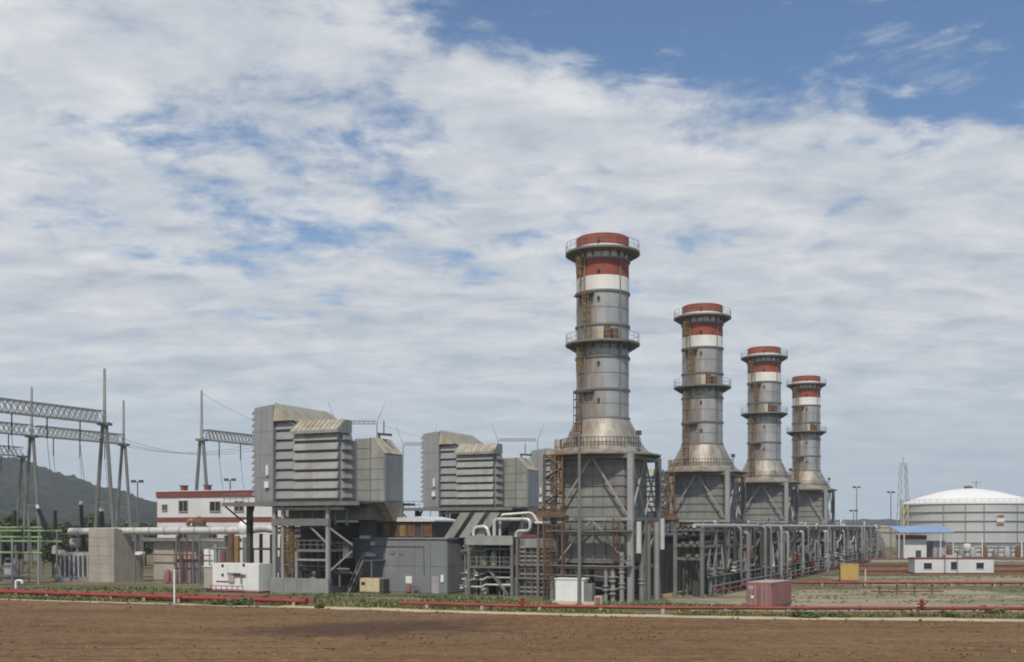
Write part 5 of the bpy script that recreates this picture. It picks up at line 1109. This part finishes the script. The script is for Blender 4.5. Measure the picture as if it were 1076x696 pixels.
# grass tufts: uncountable
def tufts(name, label, spots, m, hmin, hmax, seed):
    rnd = random.Random(seed); mb = MB()
    for x, y, k in spots:
        for _ in range(5):
            a = rnd.uniform(0, 6.28); d = rnd.uniform(0, .25); h = rnd.uniform(hmin, hmax) * k; lx, ly = math.cos(a), math.sin(a); w = .07 * (1 + k)
            px, py = x + lx * d, y + ly * d
            mb.add([(px - ly * w, py + lx * w, 0), (px + ly * w, py - lx * w, 0), (px + lx * h * .4, py + ly * h * .4, h)], [(0, 1, 2)])
    me = bpy.data.meshes.new(name); me.from_pydata(mb.v, [], mb.f); me.materials.append(M[m])
    o = bpy.data.objects.new(name, me); COL.objects.link(o); o['kind'] = 'stuff'; o['label'] = label; o['category'] = 'grass'
rnd = random.Random(21); sp = []
while len(sp) < 9000:
    x = rnd.uniform(-75, 62); dy = rnd.random() ** 1.2 * (12 if x < 5 else 4.5) + (.9 if x < -25 else 2.4)
    if fbm(x * .12, (trk(x) + dy) * .2, 5) + .12 * rnd.random() > (-.02 if x < 5 else .0): sp.append((x, trk(x) + dy, rnd.uniform(.5, 1.2)))
sp2 = []
for _ in range(420):
    x = rnd.uniform(-70, 70); y = rnd.uniform(66, trk(x) - 2); k = rnd.uniform(.4, 1.0); sp2 += [(x + rnd.uniform(-.4, .4), y + rnd.uniform(-.4, .4), k) for _ in range(rnd.randint(1, 4))]
tufts('weeds', 'sparse young weeds sprouting on the tilled field', sp2, 'grass', .14, .28, 6)
tufts('grass', 'rough grass along the field edge', sp, 'grass', .12, .42, 1)
sp = []
while len(sp) < 3800:
    x = rnd.uniform(-80, 40); y = rnd.uniform(113, 150)
    lx = (x - S0[0]) * U[1] - (y - S0[1]) * U[0]; ly = (x - S0[0]) * U[0] + (y - S0[1]) * U[1]
    if y > trk(x) + 3 and ly < -5 and fbm(x * .1, y * .15, 9) > -.02: sp.append((x, y, rnd.uniform(.5, 1.1)))
tufts('grass', 'green grass at the foot of the plant', sp, 'weed', .15, .45, 2)
sp = []
while len(sp) < 5200:
    x = rnd.uniform(25, 140); y = rnd.uniform(108, 262)
    lx = (x - S0[0]) * U[1] - (y - S0[1]) * U[0]
    if lx > 13 and fbm(x * .05, y * .14, 2) > -.05: sp.append((x, y, rnd.uniform(.5, 1.3)))
tufts('grass', 'patchy grass in the right hand yard', sp, 'grass', .06, .2, 3)
weedcrown = crown_mesh(77, 4.4, 4.2, 1500, 8.2, .8); weedcrown.materials.clear(); weedcrown.materials.append(M['weed'])
# weeds along the left wall
for i, (x, y, s) in enumerate(((-29.5, 117.6, .16), (-31.8, 118.2, .12), (40.9, 102.6, .11), (45.6, 103.2, .14), (27.2, 101.6, .13), (30.4, 101.9, .1), (-20, 113.6, .09), (-44, 124.6, .1))):
    t = thing('weed_bush', ['largest dark weed bush before the white skid', 'smaller dark weed bush left of the largest one', 'low weed clump just right of the right hydrant', 'light weed clump against the red pipe at far right', 'low dark weed clump under the red pipe right of the container', 'smaller weed clump beside the low dark clump right of container', 'tiny weed clump at the end of the left red pipe', 'tiny weed clump left of the white post'][i], 'bush', (x, y, -8.2 * s * .55), rnd.uniform(0, 6), 'weed bushes at the field edge')
    t.scale = (s * 2.2, s * 1.3, s * .7); t.location.z = -8.2 * s * .42
    o = bpy.data.objects.new('foliage', weedcrown); COL.objects.link(o); o.parent = t
# clods and pale stones on the field
mb = MB(); rnd = random.Random(9)
for _ in range(4500):
    x = rnd.uniform(-70, 70); y = rnd.uniform(60, trk(x) - 1); s = rnd.uniform(.03, .13) * (1.6 if rnd.random() < .06 else 1)
    v = [(x + s * rnd.uniform(.7, 1.3) * a, y + s * rnd.uniform(.7, 1.3) * b, .1 + s * rnd.uniform(.6, 1.2) * c) for a, b, c in ((1, 0, 0), (-1, 0, 0), (0, 1, 0), (0, -1, 0), (0, 0, 1), (0, 0, -1))]
    mb.add(v, [(0, 2, 4), (2, 1, 4), (1, 3, 4), (3, 0, 4), (2, 0, 5), (1, 2, 5), (3, 1, 5), (0, 3, 5)])
o = mb.build('soil_clods', M['field']); o['kind'] = 'stuff'; o['label'] = 'clods of earth scattered over the tilled field'; o['category'] = 'clods'

# ================================================================== HAZE
hz = MB().box(-2950, 2950, -300, 2900, -1.0, 190).build('haze', M['wire'])
hm = bpy.data.materials.new('thin_haze'); hm.use_nodes = True; hm.node_tree.nodes.clear()
hv = hm.node_tree.nodes.new('ShaderNodeVolumePrincipled'); ho = hm.node_tree.nodes.new('ShaderNodeOutputMaterial')
hv.inputs['Color'].default_value = (0.90, 0.95, 1.0, 1); hv.inputs['Density'].default_value = HAZE_DENSITY; hv.inputs['Anisotropy'].default_value = 0.2
hm.node_tree.links.new(hv.outputs[0], ho.inputs['Volume'])
hz.data.materials.clear(); hz.data.materials.append(hm); hz['kind'] = 'stuff'; hz['label'] = 'thin pale haze over the whole plain'; hz['category'] = 'haze'
